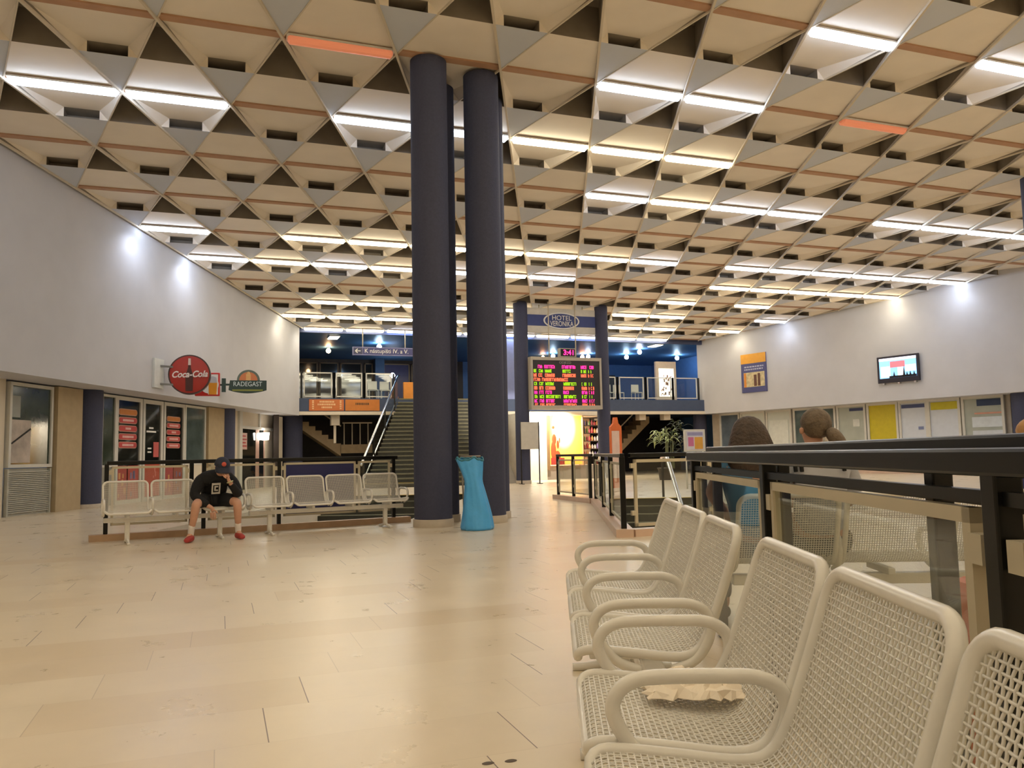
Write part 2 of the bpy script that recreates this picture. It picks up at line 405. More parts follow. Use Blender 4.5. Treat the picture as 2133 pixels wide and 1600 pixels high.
for rk, j in enumerate(rows):
    for k, i in enumerate(sorted(lit[j])):
        kd = lit[j][i]
        add_lamp(i, j, kd, '%s ceiling tube, %s from left in %s row from the back wall' % (tone[kd], ORD[k], ORD[rk]), 'ceiling tubes in the row %d' % rk)
for j in (-2, -3, -4, -5, -6, -7):  # unseen lit tubes, added to brighten the foreground
    for i in range(-10, 22):
        c = (node(i, j)+node(i+1, j))/2
        if inside(c, -1.0) and (i+j) % 2 == 0:
            add_lamp(i, j, 'c' if (i+j) % 2 else 'w', 'added unseen ceiling tube in the coffers above and behind the viewer', 'added ceiling tubes behind the viewer')
# added spots that imitate the tube-end light scallops on the side walls
def spot(p, target, energy, c, size=62, blend=0.5):
    l = bpy.data.lights.new('added_wall_spot', 'SPOT'); l.energy = energy; l.color = lin(c)[:3]; l.spot_size = math.radians(size); l.spot_blend = blend; l.shadow_soft_size = 0.1
    o = bpy.data.objects.new('added_wall_spot', l); col.objects.link(o); o.location = p
    o.rotation_euler = (Vector(target)-Vector(p)).to_track_quat('-Z', 'Y').to_euler()
for v, z, c, e in ((18.99, 6.95, (225, 235, 255), 230), (21.73, 6.85, (225, 235, 255), 230), (29.46, 6.5, (255, 244, 220), 150), (31.84, 6.45, (255, 246, 224), 120)):
    spot(uv(UL+0.5, v, z-0.04), uv(UL+0.36, v, z-3), e*0.16, c, 132, 1.0)
for s_, z, c, e in ((12.81, 6.98, (225, 235, 255), 230), (10.29, 6.86, (255, 246, 218), 170), (5.26, 6.65, (225, 235, 255), 200), (2.57, 6.55, (255, 242, 212), 130)):
    spot(RP+RD*s_-RN*0.5+Vector((0, 0, z-0.04)), RP+RD*s_-RN*0.36+Vector((0, 0, z-3)), e*0.16, c, 132, 1.0)
# ------------------------------------------------------------------ columns
def column(x, y, r, z0, z1, label, base=0.12):
    t = thing('column', label, 'column', loc=(x, y, z0)); t['kind'] = 'thing'
    MB().lathe([(r, z0+base), (r, z1)], (x, y, 0), 40).build('shaft', NAVY, t)
    MB().lathe([(r+0.02, z0), (r+0.02, z0+base-0.01), (r+0.005, z0+base)], (x, y, 0), 40).build('base', STONE, t)
    return t
for x, y, lb in ((3.08, 12.12, 'thick navy column beside the blue bag, front left of the cluster'), (4.03, 12.35, 'thick navy column just behind the blue bag, front right of the cluster'),
                 (3.43, 12.95, 'navy column half hidden behind the left front column'), (4.38, 13.15, 'navy column peeking out behind the right front column')):
    column(x, y, 0.29, 0, ceil_z(x, y)+0.02, lb)
column(10.52, 27.95, 0.265, 0, ceil_z(10.5, 27.9)+0.05, 'far navy column at the left edge of the departure board')
column(13.86, 27.95, 0.25, 0, ceil_z(13.8, 27.9)+0.05, 'far navy column at the right edge of the departure board')
column(17.95, 13.2, 0.29, 0, ceil_z(18, 13.2)+0.05, 'dark navy column cut by the right picture edge')
p = uv(-11.25, 18.95); column(p.x, p.y, 0.36, 0, 2.82, 'blue column in front of the left shopfront, nearest of three', 0.1)
p = uv(-11.2, 27.05); column(p.x, p.y, 0.34, 0, 2.82, 'blue column between the snack bar and the cream entrance', 0.1)
p = uv(-11.0, 33.6); column(p.x, p.y, 0.42, 0, 3.0, 'blue column at the far end of the left wall', 0.1)
p = RP+RD*(-0.75)+RN*0.6; column(p.x, p.y, 0.33, 0, 2.97, 'dark blue column at the far end of the right wall', 0.1)
p = RP+RD*14.3+RN*0.75; column(p.x, p.y, 0.42, 0, 2.86, 'blue column at the near end of the ticket windows', 0.1)

# ------------------------------------------------------------------ benches of woven wire seats
PITCH_S = 0.59
prof = [Vector(p) for p in spline([(-0.245, 0.405, 0), (-0.240, 0.428, 0), (-0.20, 0.438, 0), (-0.08, 0.428, 0), (0.06, 0.414, 0), (0.125, 0.428, 0), (0.165, 0.482, 0), (0.205, 0.585, 0), (0.245, 0.70, 0), (0.280, 0.805, 0)], 8)]
def prof_at(d):
    acc = 0
    for i in range(len(prof)-1):
        L = (prof[i+1]-prof[i]).length
        if acc+L >= d or i == len(prof)-2:
            t = (d-acc)/L; p = prof[i].lerp(prof[i+1], t); tg = (prof[i+1]-prof[i]).normalized(); return p, Vector((-tg.y, tg.x))
        acc += L
PLEN = sum((prof[i+1]-prof[i]).length for i in range(len(prof)-1))
HW = 0.272
seat_cache = {}
def seat_meshes():
    if seat_cache: return seat_cache
    # frame tube: rounded loop following the profile
    pts = []
    rc = 0.06; m = 60
    def P(x, d): q, n_ = prof_at(min(max(d, 0), PLEN)); return Vector((x, q.x, q.y))
    for k in range(7): a = math.pi/2*k/6; pts.append(P(-HW+rc-rc*math.sin(a), rc-rc*math.cos(a)))
    for k in range(1, m): pts.append(P(-HW, rc+(PLEN-2*rc)*k/m))
    for k in range(7): a = math.pi/2*k/6; pts.append(P(-HW+rc-rc*math.cos(a), PLEN-rc+rc*math.sin(a)))
    for k in range(1, 6): pts.append(P(-HW+rc+(2*HW-2*rc)*k/6, PLEN))
    for k in range(7): a = math.pi/2*k/6; pts.append(P(HW-rc+rc*math.sin(a), PLEN-rc+rc*math.cos(a)))
    for k in range(1, m): pts.append(P(HW, PLEN-rc-(PLEN-2*rc)*k/m))
    for k in range(7): a = math.pi/2*k/6; pts.append(P(HW-rc+rc*math.cos(a), rc-rc*math.sin(a)))
    for k in range(1, 6): pts.append(P(HW-rc-(2*HW-2*rc)*k/6, 0))
    f = MB(); f.tube(pts, 0.0155, 10, closed=True)
    g = MB(); st = 0.0138; nx = int(2*HW/st); ny = int(PLEN/st)
    def inx(d):  # half width at arc position d (rounded corners)
        e = min(d, PLEN-d)
        return HW if e >= rc else HW-rc+math.sqrt(max(0, rc*rc-(rc-e)**2))
    for i in range(1, nx+1):
        x = -HW+2*HW*i/(nx+1); path = []
        for k in range(ny*2+1):
            d = PLEN*k/(ny*2)
            if abs(x) > inx(d): continue
            q, n_ = prof_at(d); o = 0.0011*math.sin(math.pi*(d/st+i)); path.append((x, q.x+n_.x*o, q.y+n_.y*o))
        g.tube(path, 0.0025, 4, cap=False)
    for k in range(1, ny):
        d = PLEN*k/ny; q, n_ = prof_at(d); hw = inx(d); path = []
        for i in range(0, nx+2):
            x = -HW+2*HW*i/(nx+1)
            if abs(x) > hw: continue
            o = -0.0011*math.sin(math.pi*(d/st+i)); path.append((x, q.x+n_.x*o, q.y+n_.y*o))
        g.tube(path, 0.0025, 4, cap=False)
    A = MB()
    ap = spline([(0, -0.05, 0.375), (0, -0.115, 0.40), (0, -0.165, 0.45), (0, -0.193, 0.505), (0, -0.185, 0.545), (0, -0.15, 0.572), (0, -0.09, 0.581), (0, 0.05, 0.582), (0, 0.115, 0.578), (0, 0.16, 0.555), (0, 0.174, 0.512), (0, 0.162, 0.46), (0, 0.12, 0.405), (0, 0.05, 0.375)], 6)
    A.tube(ap, 0.0165, 10)
    Lg = MB(); Lg.rbox(-0.03, 0.03, -0.02, 0.04, 0.03, 0.31, 0.008); Lg.tube(spline([(0, -0.24, 0.015), (0, -0.15, 0.022), (0, -0.04, 0.05), (0, 0.01, 0.12), (0, 0.06, 0.05), (0, 0.16, 0.022), (0, 0.24, 0.015)], 5), 0.02, 8)
    B_ = MB(); B_.rbox(-0.02, 0.02, -0.20, 0.13, 0.345, 0.385, 0.006)
    for nm, m_ in (('seat', f), ('wire_mesh', g), ('armrest', A), ('leg', Lg), ('seat_bracket', B_)):
        me = bpy.data.meshes.new(nm); me.from_pydata([tuple(p) for p in m_.v], [], m_.f); me.materials.append(SEATM)
        for i, p in enumerate(me.polygons): p.use_smooth = i in m_.sm or nm == 'wire_mesh'
        me.update(); seat_cache[nm] = me
    return seat_cache
def kid(name, me, parent, x=0.0):
    o = bpy.data.objects.new(name, me); col.objects.link(o); o.parent = parent; o.location = (x, 0, 0); return o
def bench(origin, y, n, label):
    """y: direction from the front edge to the backrest"""
    y = Vector(y); x = Vector((y.y, -y.x, 0)); M = frame(origin, x, y)
    t = thing('waiting_bench', label, 'bench', M, 'wire mesh waiting benches'); C = seat_meshes()
    for k in range(n):
        xc = (k-(n-1)/2)*PITCH_S
        s_ = kid('seat', C['seat'], t, xc); kid('wire_mesh', C['wire_mesh'], s_)
        kid('seat_bracket', C['seat_bracket'], t, xc)
    for k in range(n+1): kid('armrest', C['armrest'], t, (k-n/2)*PITCH_S*(0.985 if k in (0, n) else 1))
    for s_ in (-1, 1): kid('leg', C['leg'], t, s_*((n-1)/2)*PITCH_S*0.985)
    h = n/2*PITCH_S-0.02
    MB().rbox(-h, h, -0.03, 0.05, 0.285, 0.345, 0.008).build('beam', SEATM, t, local=True)
    return t
UB = 0.305
bench(uv(UB, 1.495), BN, 3, 'nearest wire mesh bench, with crumpled paper on its seat')
bench(uv(UB, 3.505), BN, 3, 'second wire mesh bench along the right railing, with three empty seats')
bench(wpt(1.53, 11.83), WN, 3, 'far wire mesh bench the person in the cap is sitting on')
bench(wpt(3.66, 11.83), WN, 4, 'far wire mesh bench of four empty seats left of the columns')
bench(uv(2.17, 4.84), -BD, 4, 'bench turned away behind the railing, with people sitting on it')
# ------------------------------------------------------------------ railings
def railing(name, label, p, q, top, posts, panels, th=0.055, mid=None, curb=None, curbmat=None, rail_ext=(0.0, 0.0), ptop=0.93, pbot=0.16, cat='railing', postw=0.055, frame_w=0.032, z0=0.0):
    p, q = Vector(p), Vector(q); L = (q-p).length; M = frame(p, q-p)
    t = thing(name, label, cat, M)
    b = MB(); b.rbox(-rail_ext[0], L+rail_ext[1], -th/2, th/2, top-0.055, top, 0.008); b.build('top_rail', BLACK, t, local=True)
    if mid: MB().box(0, L, -0.014, 0.014, mid[0], mid[1]).build('mid_rail', BLACK, t, local=True)
    if curb: MB().box(-curb[2], L+curb[3], -curb[0]/2, curb[0]/2, 0.0, curb[1]).build('curb', curbmat, t, local=True)
    cz = curb[1] if curb else z0
    for x in posts: MB().rbox(x-postw/2, x+postw/2, -postw/2, postw/2, cz, top-0.04, 0.005).build('post', BLACK, t, local=True)
    for x0, x1, kind in panels:
        f = MB(); fw = frame_w
        f.box(x0, x1, -0.014, 0.014, ptop-fw, ptop); f.box(x0, x1, -0.014, 0.014, pbot, pbot+fw); f.box(x0, x0+fw, -0.014, 0.014, pbot, ptop); f.box(x1-fw, x1, -0.014, 0.014, pbot, ptop)
        for z in (pbot+0.14, ptop-0.11):
            f.box(x0-0.05, x0+0.004, -0.02, 0.02, z, z+0.06); f.box(x1-0.004, x1+0.05, -0.02, 0.02, z, z+0.06)
        fo = f.build('panel_frame', FRAMEC, t, local=True)
        g = MB(); g.box(x0+fw, x1-fw, -0.004, 0.004, pbot+fw, ptop-fw)
        g.build({'glass': 'glass_pane', 'blue': 'blue_board'}[kind], {'glass': GLASS, 'blue': BLUEB}[kind], fo, local=True)
    return t
BLUEB = pm('blue_board', (32, 36, 92), 0.4, var=0.05)
# near railing (towards the camera from its far post), and its twin just behind it
pv = [4.96, 3.30, 1.60, 0.2]
railing('railing', 'near black handrail with framed glass panels behind the wire benches', uv(0.85, 5.12), uv(0.85, -0.4), 1.055, [5.12-v for v in pv],
        [(5.12-4.90, 5.12-3.38, 'glass'), (5.12-3.22, 5.12-1.70, 'glass'), (5.12-1.51, 5.12-0.29, 'glass')], mid=(0.945, 0.972), pbot=0.1, ptop=0.935, postw=0.055, th=0.06)
pv2 = [4.78, 3.42, 2.05, 0.7]
railing('railing', 'second black handrail just behind the near one', uv(0.94, 4.98), uv(0.94, -0.3), 1.083, [4.98-v for v in pv2], [], th=0.045, mid=(0.93, 0.955), postw=0.05)
# left stairwell railing behind the far benches
P0, P1 = wpt(0.73, 12.5), wpt(5.0, 12.5)
railing('railing', 'black railing behind the far benches, one panel a blue board', P0, P1, 1.085, [0.0, 1.1, 1.27, 2.35, 4.2], [(0.06, 1.05, 'glass'), (1.33, 2.29, 'glass'), (2.42, 3.56, 'blue'), (3.60, 4.14, 'glass')], curb=(0.16, 0.09, 0.2, 0.2), curbmat=CURB, ptop=1.01, pbot=0.2)
# right stairwell railing
railing('railing', 'black posted railing along the left side of the right stairwell', uv(0.86, 10.4), uv(0.86, 17.35), 1.05, [0.04, 2.2, 4.2, 6.9], [(0.15, 2.1, 'glass'), (2.3, 4.1, 'glass'), (4.3, 6.8, 'glass')], curb=(0.22, 0.1, 0.1, 0.1), curbmat=PINKC, postw=0.07)
q0 = uv(0.88, 10.42)
railing('railing', 'short railing with one framed glass panel facing the viewer at the stairwell', q0+Vector((0.08, 0.0, 0)), q0+Vector((2.6, 0.15, 0)), 1.05, [1.15, 2.5], [(0.06, 1.05, 'glass'), (1.25, 2.42, 'glass')], curb=(0.2, 0.09, 0.0, 0.0), curbmat=PINKC, ptop=0.97, pbot=0.12, frame_w=0.04)
railing('railing', 'angled end section of railing at the far left of the stairwell', uv(0.06, 19.38), uv(0.8, 17.45), 1.05, [0.05, 1.0, 1.95], [(0.1, 0.95, 'glass'), (1.05, 1.9, 'glass')], curb=(0.2, 0.1, 0.1, 0.05), curbmat=PINKC, postw=0.06)
# ------------------------------------------------------------------ stairs
def stairs(name, label, M, width, n, rise, run, z0, up=True, edge=True, nose=True):
    """local frame: x across, y forward; up: climbs with y; else descends against y"""
    t = thing(name, label, 'stairs', M)
    a = MB(); b = MB()
    for k in range(n):
        y0 = k*run; za = z0+k*rise; zb = za+rise
        a.box(0, width, y0-0.02, y0+run, zb-0.045, zb)
        b.box(0, width, y0+0.005, y0+run, za-0.12, zb-0.045)
    a.build('treads', STAIRM, t, local=True); b.build('risers', STAIRD, t, local=True)
    if nose:
        MB().box(0.0, width, -0.025, 0.05, z0+rise, z0+rise+0.004).build('yellow_edge', YELLOW, t, local=True)
        MB().box(0.0, width, (n-1)*run-0.025, (n-1)*run+0.05, z0+n*rise, z0+n*rise+0.004).build('yellow_edge', YELLOW, t, local=True)
    return t
nU = 22; rU = 3.55/nU; runU = 0.318
SM = frame((4.72, 28.1, 0), (1, 0.0, 0), None); SK = Matrix(((1, BD.x/BD.y, 0, 0), (0, 1, 0, 0), (0, 0, 1, 0), (0, 0, 0, 1)))
t = thing('staircase', 'wide stone staircase climbing to the balcony behind the columns', 'stairs', SM); wU = 4.5
a = MB(SK); b = MB(SK); run = 5.9/(nU-1)
for k in range(nU):
    y0 = k*run; a.box(0, wU, y0-0.02, y0+run, (k+1)*rU-0.05, (k+1)*rU); b.box(0, wU, y0+0.005, y0+run, k*rU-0.1, (k+1)*rU-0.05)
for m_ in (a, b): m_.M = SM @ SK; 
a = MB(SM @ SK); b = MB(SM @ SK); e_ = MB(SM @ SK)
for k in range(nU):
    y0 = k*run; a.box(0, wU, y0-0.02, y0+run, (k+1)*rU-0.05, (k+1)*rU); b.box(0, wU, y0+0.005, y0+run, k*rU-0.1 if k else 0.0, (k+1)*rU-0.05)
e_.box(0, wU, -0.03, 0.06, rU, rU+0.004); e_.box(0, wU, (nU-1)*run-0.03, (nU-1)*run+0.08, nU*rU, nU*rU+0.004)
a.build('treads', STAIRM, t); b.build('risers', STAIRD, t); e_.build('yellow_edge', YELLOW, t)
hr = MB(); hp = [SM @ SK @ Vector((-0.05, y, z)) for y, z in ((-0.25, 0.82), (0.0, 0.98), (5.9, 4.5), (6.2, 4.55))]
hr.tube(hp, 0.045, 10); hr.build('handrail', STEEL, t)
st_ = MB(); st_.bar(SM @ SK @ Vector((-0.05, 0, 0.22)), SM @ SK @ Vector((-0.05, 5.9, 3.62)), 0.04, 0.07); st_.build('stringer', STEEL, t)
for y in (0.05, 1.6, 3.4, 5.2):
    z = y/5.9*3.4
    MB().bar(SM @ SK @ Vector((-0.05, y, max(z, 0.0))), SM @ SK @ Vector((-0.05, y, z+0.98)), 0.05, 0.05).build('post', BLACK, t)
gp = MB(); gp.add([SM @ SK @ Vector(p) for p in ((-0.05, 0.1, 0.3), (-0.05, 5.85, 3.65), (-0.05, 5.85, 4.35), (-0.05, 0.1, 0.95))], [(0, 1, 2, 3)]); gp.build('glass_pane', GLASS, t)
# lower flights inside the wells
def down_flight(label, M, width, n):
    t = thing('staircase', label, 'stairs', M); a = MB(M); b = MB(M); e_ = MB(M)
    for k in range(n):
        y1 = -0.3*k; z = -0.16*k
        a.box(0, width, y1-0.3, y1+0.0, z-0.21, z-0.16); b.box(0.002, width-0.002, y1-0.28, y1, z-0.9, z-0.21)
        b.box(0.002, width-0.002, y1-0.015, y1, z-0.16, z-0.01)
    e_.box(0, width, -0.1, 0.02, 0.0, 0.006)
    a.build('treads', STAIRM, t); b.build('risers', STAIRD, t); e_.build('yellow_edge', YELLOW, t); return t
down_flight('lower stone stairs in the stairwell behind the far benches', frame(uv(U0L+0.02, 22.68), BN, BD), U1L-U0L-0.04, 18)
t = down_flight('lower stone stairs with yellow top edge in the right stairwell', frame(uv(PU0+0.02, PV1-0.02), BN, BD), PU1-PU0-0.04, 18)
for nm, u, v1, v0, lb in (('handrail', 1.12, 20.3, 15.2, ''), ('handrail', 2.55, 19.5, 14.6, '')):
    h = MB(); h.tube(spline([uv(u, v1, 0.9), uv(u, v1-0.6, 0.95), uv(u, v1-1.2, 0.8), uv(u, v0, 0.8-(v1-1.2-v0)*0.53)], 6), 0.045, 8); h.build(nm, STEEL, t)
    for v in (v1-0.1, v1-2.5, v0+0.2):
        zz = 0.9 if v > v1-1.2 else 0.8-(v1-1.2-v)*0.53
        MB().bar(uv(u, v, min(0, -(19-v)*0.53)-0.2 if v < 19 else 0), uv(u, v, zz), 0.04, 0.04).build('handrail_post', BLACKM, t)
# ------------------------------------------------------------------ rear: balcony, lobby
YB = 34.0
mb = MB(); mb.box(3.0, 25.2, YB, 46.5, 3.0, 3.55); struct(mb.build('balcony_floor', pm('fascia_blue', (66, 78, 104), 0.7)))
mb = MB(); mb.box(3.0, 23.2, YB-0.03, YB+0.25, 2.86, 3.0); struct(mb.build('trim_1', CREAM))
mb = MB(); mb.box(2.0, 25.4, YB+0.05, 47, 6.40, 6.62); struct(mb.build('ceiling_lobby', BLUEC))
mb = MB(); mb.box(2.0, 23.6, YB+0.0, YB+0.12, 6.28, 6.50); struct(mb.build('trim_2', pm('blue_trim', (52, 62, 96), 0.6)))
mb = MB(); mb.box(1.5, 13.0, 44.0, 44.2, 3.55, 6.45); struct(mb.build('wall_rear_left', DBROWN))
mb = MB(); mb.box(13.0, 25.4, 44.0, 44.2, 3.55, 6.45); struct(mb.build('wall_rear_right', BLUEW))
mb = MB(); mb.box(2.0, 2.2, 33.0, 47, 0, 8); struct(mb.build('wall_lobby_left', DBROWN))
mb = MB(); mb.box(25.2, 25.4, 34.2, 47, 0, 8); struct(mb.build('wall_lobby_right', BLUEW))
mb = MB(); mb.box(2.0, 25.2, 41.0, 41.2, 0, 3.0); struct(mb.build('wall_rear_lower', DBROWN))
mb = MB(); mb.box(11.95, 12.75, 34.02, 34.5, 3.55, 6.4); tag(mb.build('pillar', pm('lavender_paint', (128, 136, 178), 0.7)), 'pale lavender blue pillar on the balcony right of the stairs', 'pillar', kind='thing')
mb = MB(); mb.box(7.9, 8.4, 43.4, 43.9, 3.55, 6.4); tag(mb.build('pillar', pm('teal_paint', (58, 86, 118), 0.7)), 'dull blue pillar against the brown lobby windows', 'pillar', kind='thing')
for k, (x0, x1) in enumerate(((3.0, 4.9), (5.0, 6.0), (6.1, 7.25), (7.4, 7.85), (8.45, 9.9), (10.0, 11.6))):
    f = MB(); f.box(x0, x0+0.06, 43.9, 44.0, 3.55, 6.2); f.box(x1-0.06, x1, 43.9, 44.0, 3.55, 6.2); f.box(x0, x1, 43.9, 44.0, 6.14, 6.2)
    wo = struct(f.build('window_%d' % (k+1), pm('bronze_frame', (120, 104, 80), 0.5))); MB().box(x0+0.06, x1-0.06, 43.95, 43.97, 3.55, 6.14).build('pane', DGLASS if k != 4 else pm('violet_pane', (72, 74, 104), 0.2), wo)
# dark openings of the right lobby wall
for x0, x1, lb in ((17.4, 19.6, 'left'), (23.0, 23.25, 'x'), (20.7, 22.6, 'right')):
    if lb != 'x':
        f = MB(); f.box(x0, x1, 43.88, 44.0, 3.55, 5.75); struct(f.build('door_%d' % (1 if lb == 'left' else 2), pm('dark_doorway', (30, 34, 44), 0.4)))
# balcony railings: separate framed units between dark posts
def bal(x0, x1, label):
    t = thing('railing', label, 'railing', frame((x0, YB+0.08, 3.55), (1, 0, 0)), 'framed railing units along the balcony edge'); w_ = x1-x0
    f = MB(); r = 0.03
    for p, q in (((0, 0, 0.08), (w_, 0, 0.08)), ((0, 0, 1.06), (w_, 0, 1.06)), ((0.02, 0, 0.08), (0.02, 0, 1.06)), ((w_-0.02, 0, 0.08), (w_-0.02, 0, 1.06))): f.bar(p, q, 0.045, 0.045)
    fo = f.build('panel_frame', WHITEF, t, local=True)
    MB().box(0.04, w_-0.04, -0.004, 0.004, 0.1, 1.04).build('glass_pane', GLASS, fo, local=True)
    for x in (-0.09, w_+0.09): MB().box(x-0.04, x+0.04, -0.03, 0.03, 0, 1.08).build('post', BLACKM, t, local=True)
for k, (x0, x1) in enumerate(((3.24, 4.39), (4.55, 5.64), (5.80, 6.89))): bal(x0, x1, 'framed balcony railing unit above the orange signs, %s from the left wall' % ORD[k])
xs = [(14.6, 16.0), (16.2, 17.55), (17.75, 19.05), (19.25, 20.55), (20.75, 22.0)]
for k, (x0, x1) in enumerate(xs): bal(x0, x1, 'framed balcony railing unit right of the departure board, %s from the right wall' % ORD[len(xs)-1-k])
bal(13.0, 14.4, 'framed balcony railing unit hidden behind the departure board')
# orange adverts on the fascia
for x0, x1, lb, k in ((3.45, 4.86, 'orange-brown advert board with pale lettering, left one on the balcony edge', 0), (4.92, 6.35, 'orange-brown advert board with dark lettering, right one on the balcony edge', 1)):
    t = thing('advert_board', lb, 'sign', frame((x0, YB-0.04, 3.0), (1, 0, 0)))
    MB().box(0, x1-x0, 0, 0.04, 0.03, 0.50).build('board', pm('advert_orange_%d' % k, (196, 108, 48) if k == 0 else (198, 118, 40), 0.5), t, local=True)
    m_ = MB()
    if k == 0:
        for z, a, b in ((0.40, 0.42, 0.98), (0.29, 0.34, 1.06), (0.17, 0.5, 0.9)):
            x = a
            while x < b: w_ = random.uniform(0.03, 0.07); m_.box(x, x+w_, -0.006, 0, z-0.035, z+0.035); x += w_+0.018
        for x in (0.12, 1.24):
            for z in (0.12, 0.2, 0.28, 0.36, 0.43): m_.box(x, x+0.07, -0.006, 0, z-0.025, z+0.025)
    else:
        x = 0.42
        while x < 0.98: w_ = random.uniform(0.03, 0.07); m_.box(x, x+w_, -0.006, 0, 0.27, 0.36); x += w_+0.02
    m_.build('lettering', pm('pale_lettering', (228, 190, 140), 0.6) if k == 0 else pm('dark_lettering', (96, 66, 30), 0.6), t, local=True)
# lobby lamps (intersections of the sight lines with the lobby ceiling)
def lamp_at(name, p, lb, c, e, r=0.11):
    t = thing(name, lb, 'ceiling lamp', loc=p, group='round lamps under the lobby ceiling')
    MB().lathe([(0.06, 0.0), (0.06, -0.05)], p, 16).build('socket', HOUS, t)
    MB().ball(Vector(p)+Vector((0, 0, -0.05-r)), r).build('bulb', em('bulb_%d_%d' % (c[2], e), c, e*2.2), t)
EY = Vector((0, 0, EYE))
def onceil(x, y, z, zc_=6.38):
    d = Vector((x, y, z))-EY; return EY+d*((zc_-EYE)/d.z)
for (x, z), lb, c, e in (((4.98, 6.48), 'warm glowing lamp above the left balcony railing', (255, 206, 150), 14), ((7.48, 6.76), 'cold white lamp above the blue platform sign', (200, 230, 255), 22),
                         ((21.35, 6.53), 'cold white lamp under the blue lobby ceiling, leftmost right of the board', (215, 228, 255), 22), ((22.18, 6.85), 'cold white lamp under the lobby ceiling, middle one right of the board', (215, 228, 255), 20),
                         ((24.59, 6.55), 'cold white lamp above the lit poster on the balcony', (215, 230, 255), 22), ((16.9, 6.48), 'white lamp seen just above the board left of the clock', (235, 240, 255), 22),
                         ((18.99, 6.5), 'white lamp seen above the board right of the clock', (225, 235, 255), 20), ((16.31, 6.37), 'orange lamp above the left part of the board', (255, 180, 120), 8), ((18.64, 6.47), 'orange lamp beside the white one above the board', (255, 170, 110), 8)):
    lamp_at('lobby_lamp', onceil(x, 40, z), lb, c, e)
for (x, z), lb in (((5.23, 6.99), 'small square ceiling light at the left of the lobby'), ((23.2, 7.07), 'small square ceiling light at the right of the lobby')):
    p = onceil(x, 40, z); t = thing('ceiling_panel_light', lb, 'ceiling light', loc=p)
    MB().box(p.x-0.2, p.x+0.2, p.y-0.4, p.y+0.4, p.z-0.03, p.z+0.01).build('diffuser', em('panel_glow', (255, 236, 200), 14), t)
    MB().box(p.x-0.23, p.x+0.23, p.y-0.43, p.y+0.43, p.z-0.015, p.z+0.02).build('frame', HOUS, t)
t = thing('globe_lamp', 'small bright globe lamp at the top of the staircase handrail', 'lamp', loc=(8.55, 42.0, 3.55))
MB().tube([(8.55, 42.0, 3.55), (8.55, 42.0, 5.3)], 0.03, 8).build('pole', BLACKM, t); MB().ball((8.55, 42.0, 5.36), 0.13).build('globe', em('globe_glow', (235, 240, 255), 16), t)
# under the balcony: side flights
def side_flight(label, pts, z0, z1, x0, x1, n, y, w_, mat):
    t = thing('staircase', label, 'stairs', loc=(min(x0, x1), y, 0)); m_ = MB(); dx = (x1-x0)/n; dz = (z1-z0)/n
    for k in range(n):
        xa, xb = x0+k*dx, x0+(k+1)*dx; z = z0+(k+1)*dz
        m_.prism([(xa, y, z-0.55), (xb, y, z-0.55+dz), (xb, y, z), (xa, y, z)] if dx > 0 else [(xa, y, z-0.55), (xa, y, z), (xb, y, z), (xb, y, z-0.55+dz)], (0, w_, 0))
    m_.build('flight', mat, t)
    h = MB(); h.bar((x0, y, z0+0.95), (x1, y, z1+0.95), 0.05, 0.05)
    h.build('handrail', FRAMEC, t); return t
sf = pm('flight_stone', (168, 146, 112), 0.7, var=0.08)
t = side_flight('side stairs under the balcony left of the main staircase', None, 1.52, 2.86, 5.02, 3.1, 7, 36.0, 1.3, sf)
MB().box(5.0, 6.4, 36.0, 37.4, 1.28, 1.66).build('landing', sf, t)
for x in (5.15, 5.5, 5.85, 6.2): MB().box(x, x+0.04, 36.05, 36.09, 1.66, 2.6).build('baluster', FRAMEC, t)
MB().box(5.1, 6.4, 36.04, 36.1, 2.58, 2.64).build('guard_rail', FRAMEC, t)
side_flight('side stairs under the balcony right of the far column', None, 1.1, 2.9, 18.9, 20.95, 8, 37.0, 1.3, sf)
for k, (x, lb) in enumerate(((16.55, 'first'), (18.95, 'second'), (20.3, 'third'))):
    tag(MB().box(x, x+0.35, 34.4, 34.8, 2.6, 3.0).build('ceiling_lamp_box', CREAM), 'cream box lamp under the balcony right of the board, %s from the left' % lb, 'lamp', 'cream box lamps under the balcony')
t = thing('white_box_lamp', 'cream block hanging under the balcony left of the main stairs', 'lamp', loc=(4.55, 34.5, 2.4)); MB().box(4.4, 4.75, 34.4, 34.8, 2.45, 3.0).build('box', CREAM, t); MB().box(4.52, 4.62, 34.55, 34.65, 1.7, 2.45).build('stem', CREAM, t)
tag(MB().box(7.5, 7.98, 34.45, 34.6, 3.56, 4.3).build('barrier_board', ORANGE), 'plain orange board standing at the top of the staircase', 'sign')
# balcony chairs
def chair(x, y, lb, c):
    t = thing('balcony_chair', lb, 'chair', loc=(x, y, 3.55), group='chairs on the balcony'); M_ = Matrix.Translation((x, y, 3.55))
    MB(M_).rbox(-0.21, 0.21, -0.2, 0.2, 0.42, 0.46, 0.01).build('seat', c, t); MB(M_).rbox(-0.2, 0.2, 0.19, 0.22, 0.5, 0.86, 0.01).build('backrest', c, t)
    for a in (-0.19, 0.19):
        for b in (-0.18, 0.2): MB(M_).box(a-0.015, a+0.015, b-0.015, b+0.015, 0, 0.42 if b < 0 else 0.86).build('leg', c, t)
for x, y, lb in ((6.3, 35.2, 'white chair on the balcony behind the third railing unit, left one'), (6.85, 35.3, 'white chair on the balcony next to the stair handrail'), (17.9, 35.5, 'white chair on the balcony nearest the departure board'), (18.5, 35.6, 'white chair on the right balcony, second from the board'), (19.4, 35.4, 'white chair on the right balcony, third from the board')):
    chair(x, y, lb, WHITEF)
